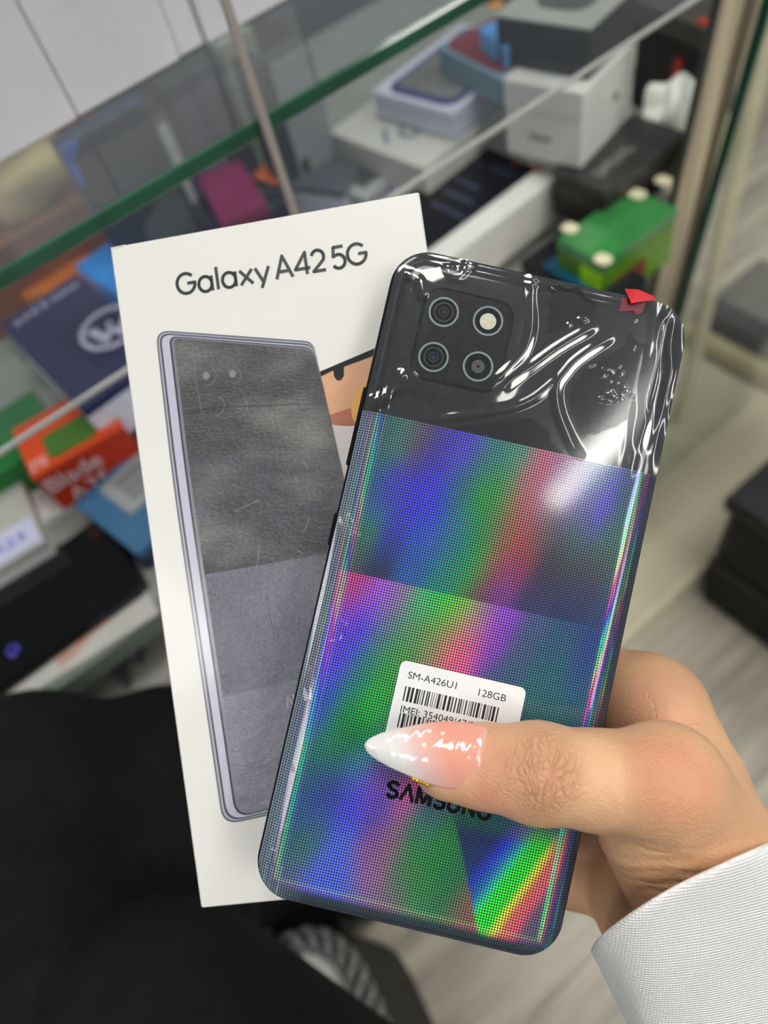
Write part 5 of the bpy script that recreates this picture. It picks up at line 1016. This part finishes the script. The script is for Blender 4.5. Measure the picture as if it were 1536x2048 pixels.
# ribbed sleeve
def sleeve():
    axp = np.array([0.52, 0.855]); acr = np.array([0.855, -0.52]); secs = []
    for t, off, rpx, zc3, rz in ((10, 22, 208, -28, 30), (-2, 22, 215, -28, 32), (-9, 22, 221, -28, 33), (-4, 22, 227, -28, 34), (8, 22, 230, -28, 34.5), (40, 25, 232, -30, 34.5), (90, 22, 235, -33, 34), (150, 20, 240, -36, 34), (210, 16, 244, -39, 32), (270, 4, 238, -42, 30), (340, 6, 244, -46, 31), (430, 8, 250, -52, 32), (540, 8, 256, -58, 33), (900, 8, 262, -80, 35), (1500, 8, 270, -110, 38)):
        secs.append((np.array([1363, 1795]) + axp * t + acr * off, rpx, zc3 + 10, rz))
    n = 120; V = []
    for i, (c2, rpx, zc3, rz) in enumerate(secs):
        for k in range(n):
            th = 2 * math.pi * k / n; wob = 1 + 0.010 * math.sin(5 * th + i * 0.7) * min(1, max(0, i - 4) / 3) + 0.006 * math.sin(9 * th - i)
            ct_, st2 = math.cos(th), math.sin(th); q = abs(ct_) ** 3 + abs(st2) ** 3; q = q ** (-1 / 3)
            bulge = 7 * math.exp(-((th - math.pi * 0.93) / 0.16) ** 2) * (1 if 1 <= i <= 6 else 0)
            px = c2 + acr * (ct_ * q * rpx * wob + (-bulge)) + axp * (10 * math.sin(th * 2 + 0.5) - 14 * max(0, st2) ** 2)
            V.append(P(px[0], px[1], zc3 + rz * st2 * q * wob))
    Fc = [[i * n + k, i * n + (k + 1) % n, (i + 1) * n + (k + 1) % n, (i + 1) * n + k] for i in range(len(secs) - 1) for k in range(n)]
    return np.array(V), Fc
V, Fc = sleeve(); sl = mesh_obj('sleeve', V * MM, Fc, None, pe, True); in_phone(sl); sl['label'] = 'white ribbed sweater sleeve'
sub_ = sl.modifiers.new('smooth', 'SUBSURF'); sub_.levels = 1; sub_.render_levels = 2
m = mat('white_rib_knit', (243, 242, 240), 0.75, var=0.02); nt = m.node_tree; b = nt.nodes['Principled BSDF']; tc = nd(nt, 'ShaderNodeTexCoord'); mp = nd(nt, 'ShaderNodeMapping'); mp.inputs['Rotation'].default_value = (0, 0, math.radians(-19)); nt.links.new(tc.outputs['Object'], mp.inputs[0])
w1 = nd(nt, 'ShaderNodeTexWave'); w1.inputs['Scale'].default_value = 420; w1.bands_direction = 'Y'; w1.inputs['Distortion'].default_value = 0.5; w1.inputs['Detail'].default_value = 1; nt.links.new(mp.outputs[0], w1.inputs[0])
w2 = nd(nt, 'ShaderNodeTexWave'); w2.inputs['Scale'].default_value = 440; w2.bands_direction = 'X'; w2.inputs['Distortion'].default_value = 0.6; nt.links.new(mp.outputs[0], w2.inputs[0])
bp = nd(nt, 'ShaderNodeBump'); bp.inputs['Strength'].default_value = 0.55; bp.inputs['Distance'].default_value = 0.0005; nt.links.new(math_n(nt, 'ADD', w1.outputs['Fac'], math_n(nt, 'MULTIPLY', w2.outputs['Fac'], 0.5)), bp.inputs['Height']); nt.links.new(bp.outputs[0], b.inputs['Normal']); sl.data.materials.append(m)
# trousers: two thighs, bent knees, shins down to the floor (world space)
def wp(px, py, d): return ray((px, py)) * d + np.array([0, 0, ZC])
kneeL, hipL = wp(62, 1590, 0.44), wp(20, 2500, 0.38); kneeR, hipR = wp(325, 2066, 0.375), wp(890, 2496, 0.36)
legs = [(kneeL, hipL, 0.060, 0.075), (wp(335, 1545, 0.50), wp(390, 2500, 0.46), 0.054, 0.055), (kneeR, hipR, 0.065, 0.065)]
hh = 0.0065; ptsT = np.array([q for l in legs for q in l[:2]]); lo = ptsT.min(0) - 0.13; hi = ptsT.max(0) + 0.13; lo[2] = 0.03
G = grid(lo, hi, hh); FT = None
for kn, hp, r0, r1 in legs:
    f1 = cone_sdf(G, kn, hp, r0, r1); FT = f1 if FT is None else smin(FT, f1, 0.045 if r0 == 0.054 else 0.012)
shins = []
for kn in (kneeL, legs[1][0]):
    sh = kn.copy(); sh[2] = 0.10; shins.append(sh); FT = smin(FT, cone_sdf(G, kn, sh, 0.055, 0.034), 0.02)
V, Fq = surface_nets(FT, lo, hh); del G, FT
tr_ = mesh_obj('trousers', V - np.array(pe['loc']), Fq, None, pe, True); tr_['label'] = 'black knit trousers'
mt = mat('black_knit', (17, 18, 18), 0.85, var=0.3, scale=60, bump=0.4, bscale=1400, spec=0.2); tr_.data.materials.append(mt)
for a in shins: W_obj('shoe', *obox((a[0] - 0.04, a[1] - 0.04, 0.002), (0.08, 0, 0), (0, 0.16, 0), (0, 0, 0.10), 0.03), mat('black_shoe', (20, 20, 22), 0.5), pe)
# black handbag standing on the floor with a braided strap
ZB = 0.30; bc = at(620, 1950, ZB); bg = thing('handbag', 'black handbag with a braided grey strap standing on the floor beside the black trousers', 'bag', (bc[0], bc[1], 0))
outl_ = ccw([tuple(at(px, py, ZB)[:2]) for px, py in fillet([(505, 1862), (690, 1850), (742, 1940), (782, 2034), (830, 2150), (540, 2150), (430, 1920)], 40, 4)])
cb = np.mean(outl_, 0); n_ = len(outl_); V = [(*(cb + (np.array(p) - cb) * k), z) for k, z in ((0.94, 0.002), (0.98, 0.03), (0.99, 0.2), (1.0, ZB - 0.012), (0.97, ZB)) for p in outl_]
Fc = [[i * n_ + k, i * n_ + (k + 1) % n_, (i + 1) * n_ + (k + 1) % n_, (i + 1) * n_ + k] for i in range(4) for k in range(n_)] + [[4 * n_ + k for k in range(n_)]]
W_obj('body', V, Fc, mat('black_leather', (9, 9, 10), 0.55, bump=0.2, bscale=500, spec=0.2), bg, False)
lin_ = ccw([tuple(at(px, py, ZB)[:2]) for px, py in spline([(600, 1910), (640, 1900), (680, 1925), (712, 1980), (742, 2060), (700, 2060), (640, 1990)])]); V, Fc = plate(lin_, ZB, ZB + 0.002)
W_obj('pale_lining', V, Fc, mat('pale_lining', (232, 228, 220), 0.6), bg)
sp_ = spline([at(540, 1925, ZB + 0.008), at(575, 1892, ZB + 0.010), at(630, 1880, ZB + 0.012), at(688, 1914, ZB + 0.012), at(725, 1980, ZB + 0.012), at(765, 2075, ZB + 0.012), at(800, 2200, ZB + 0.01)], 8, False)
st_ = W_obj('strap', *tube(sp_, 0.0100, 12), mat('strap_dark', (44, 46, 46), 0.6), bg, True); st_['label'] = 'braided grey and black strap'
def braid(phase, m_):
    pts = np.array(sp_); L_ = np.r_[0, np.cumsum(np.linalg.norm(np.diff(pts, axis=0), axis=1))]; S = np.linspace(0, L_[-1], 260); Pp = np.stack([np.interp(S, L_, pts[:, i]) for i in range(3)], 1); out = []
    for i, p in enumerate(Pp):
        t = Pp[min(i + 1, 259)] - Pp[max(i - 1, 0)]; t /= np.linalg.norm(t); a = np.cross(t, [0, 0, 1.0]); a /= np.linalg.norm(a); b3 = np.cross(t, a); th = S[i] / 0.0080 * (1 if phase[1] > 0 else -1) + phase[0]
        out.append(p + 0.0100 * (a * math.cos(th) + b3 * math.sin(th)))
    W_obj('strand', *tube(out, 0.0034, 6), m_, st_, True)
for k in range(3):
    braid((k * 2.094, 1), mat('strand_grey', (150, 154, 148), 0.6)); braid((k * 2.094 + 0.6, -1), mat('strand_dark', (92, 96, 94), 0.6))
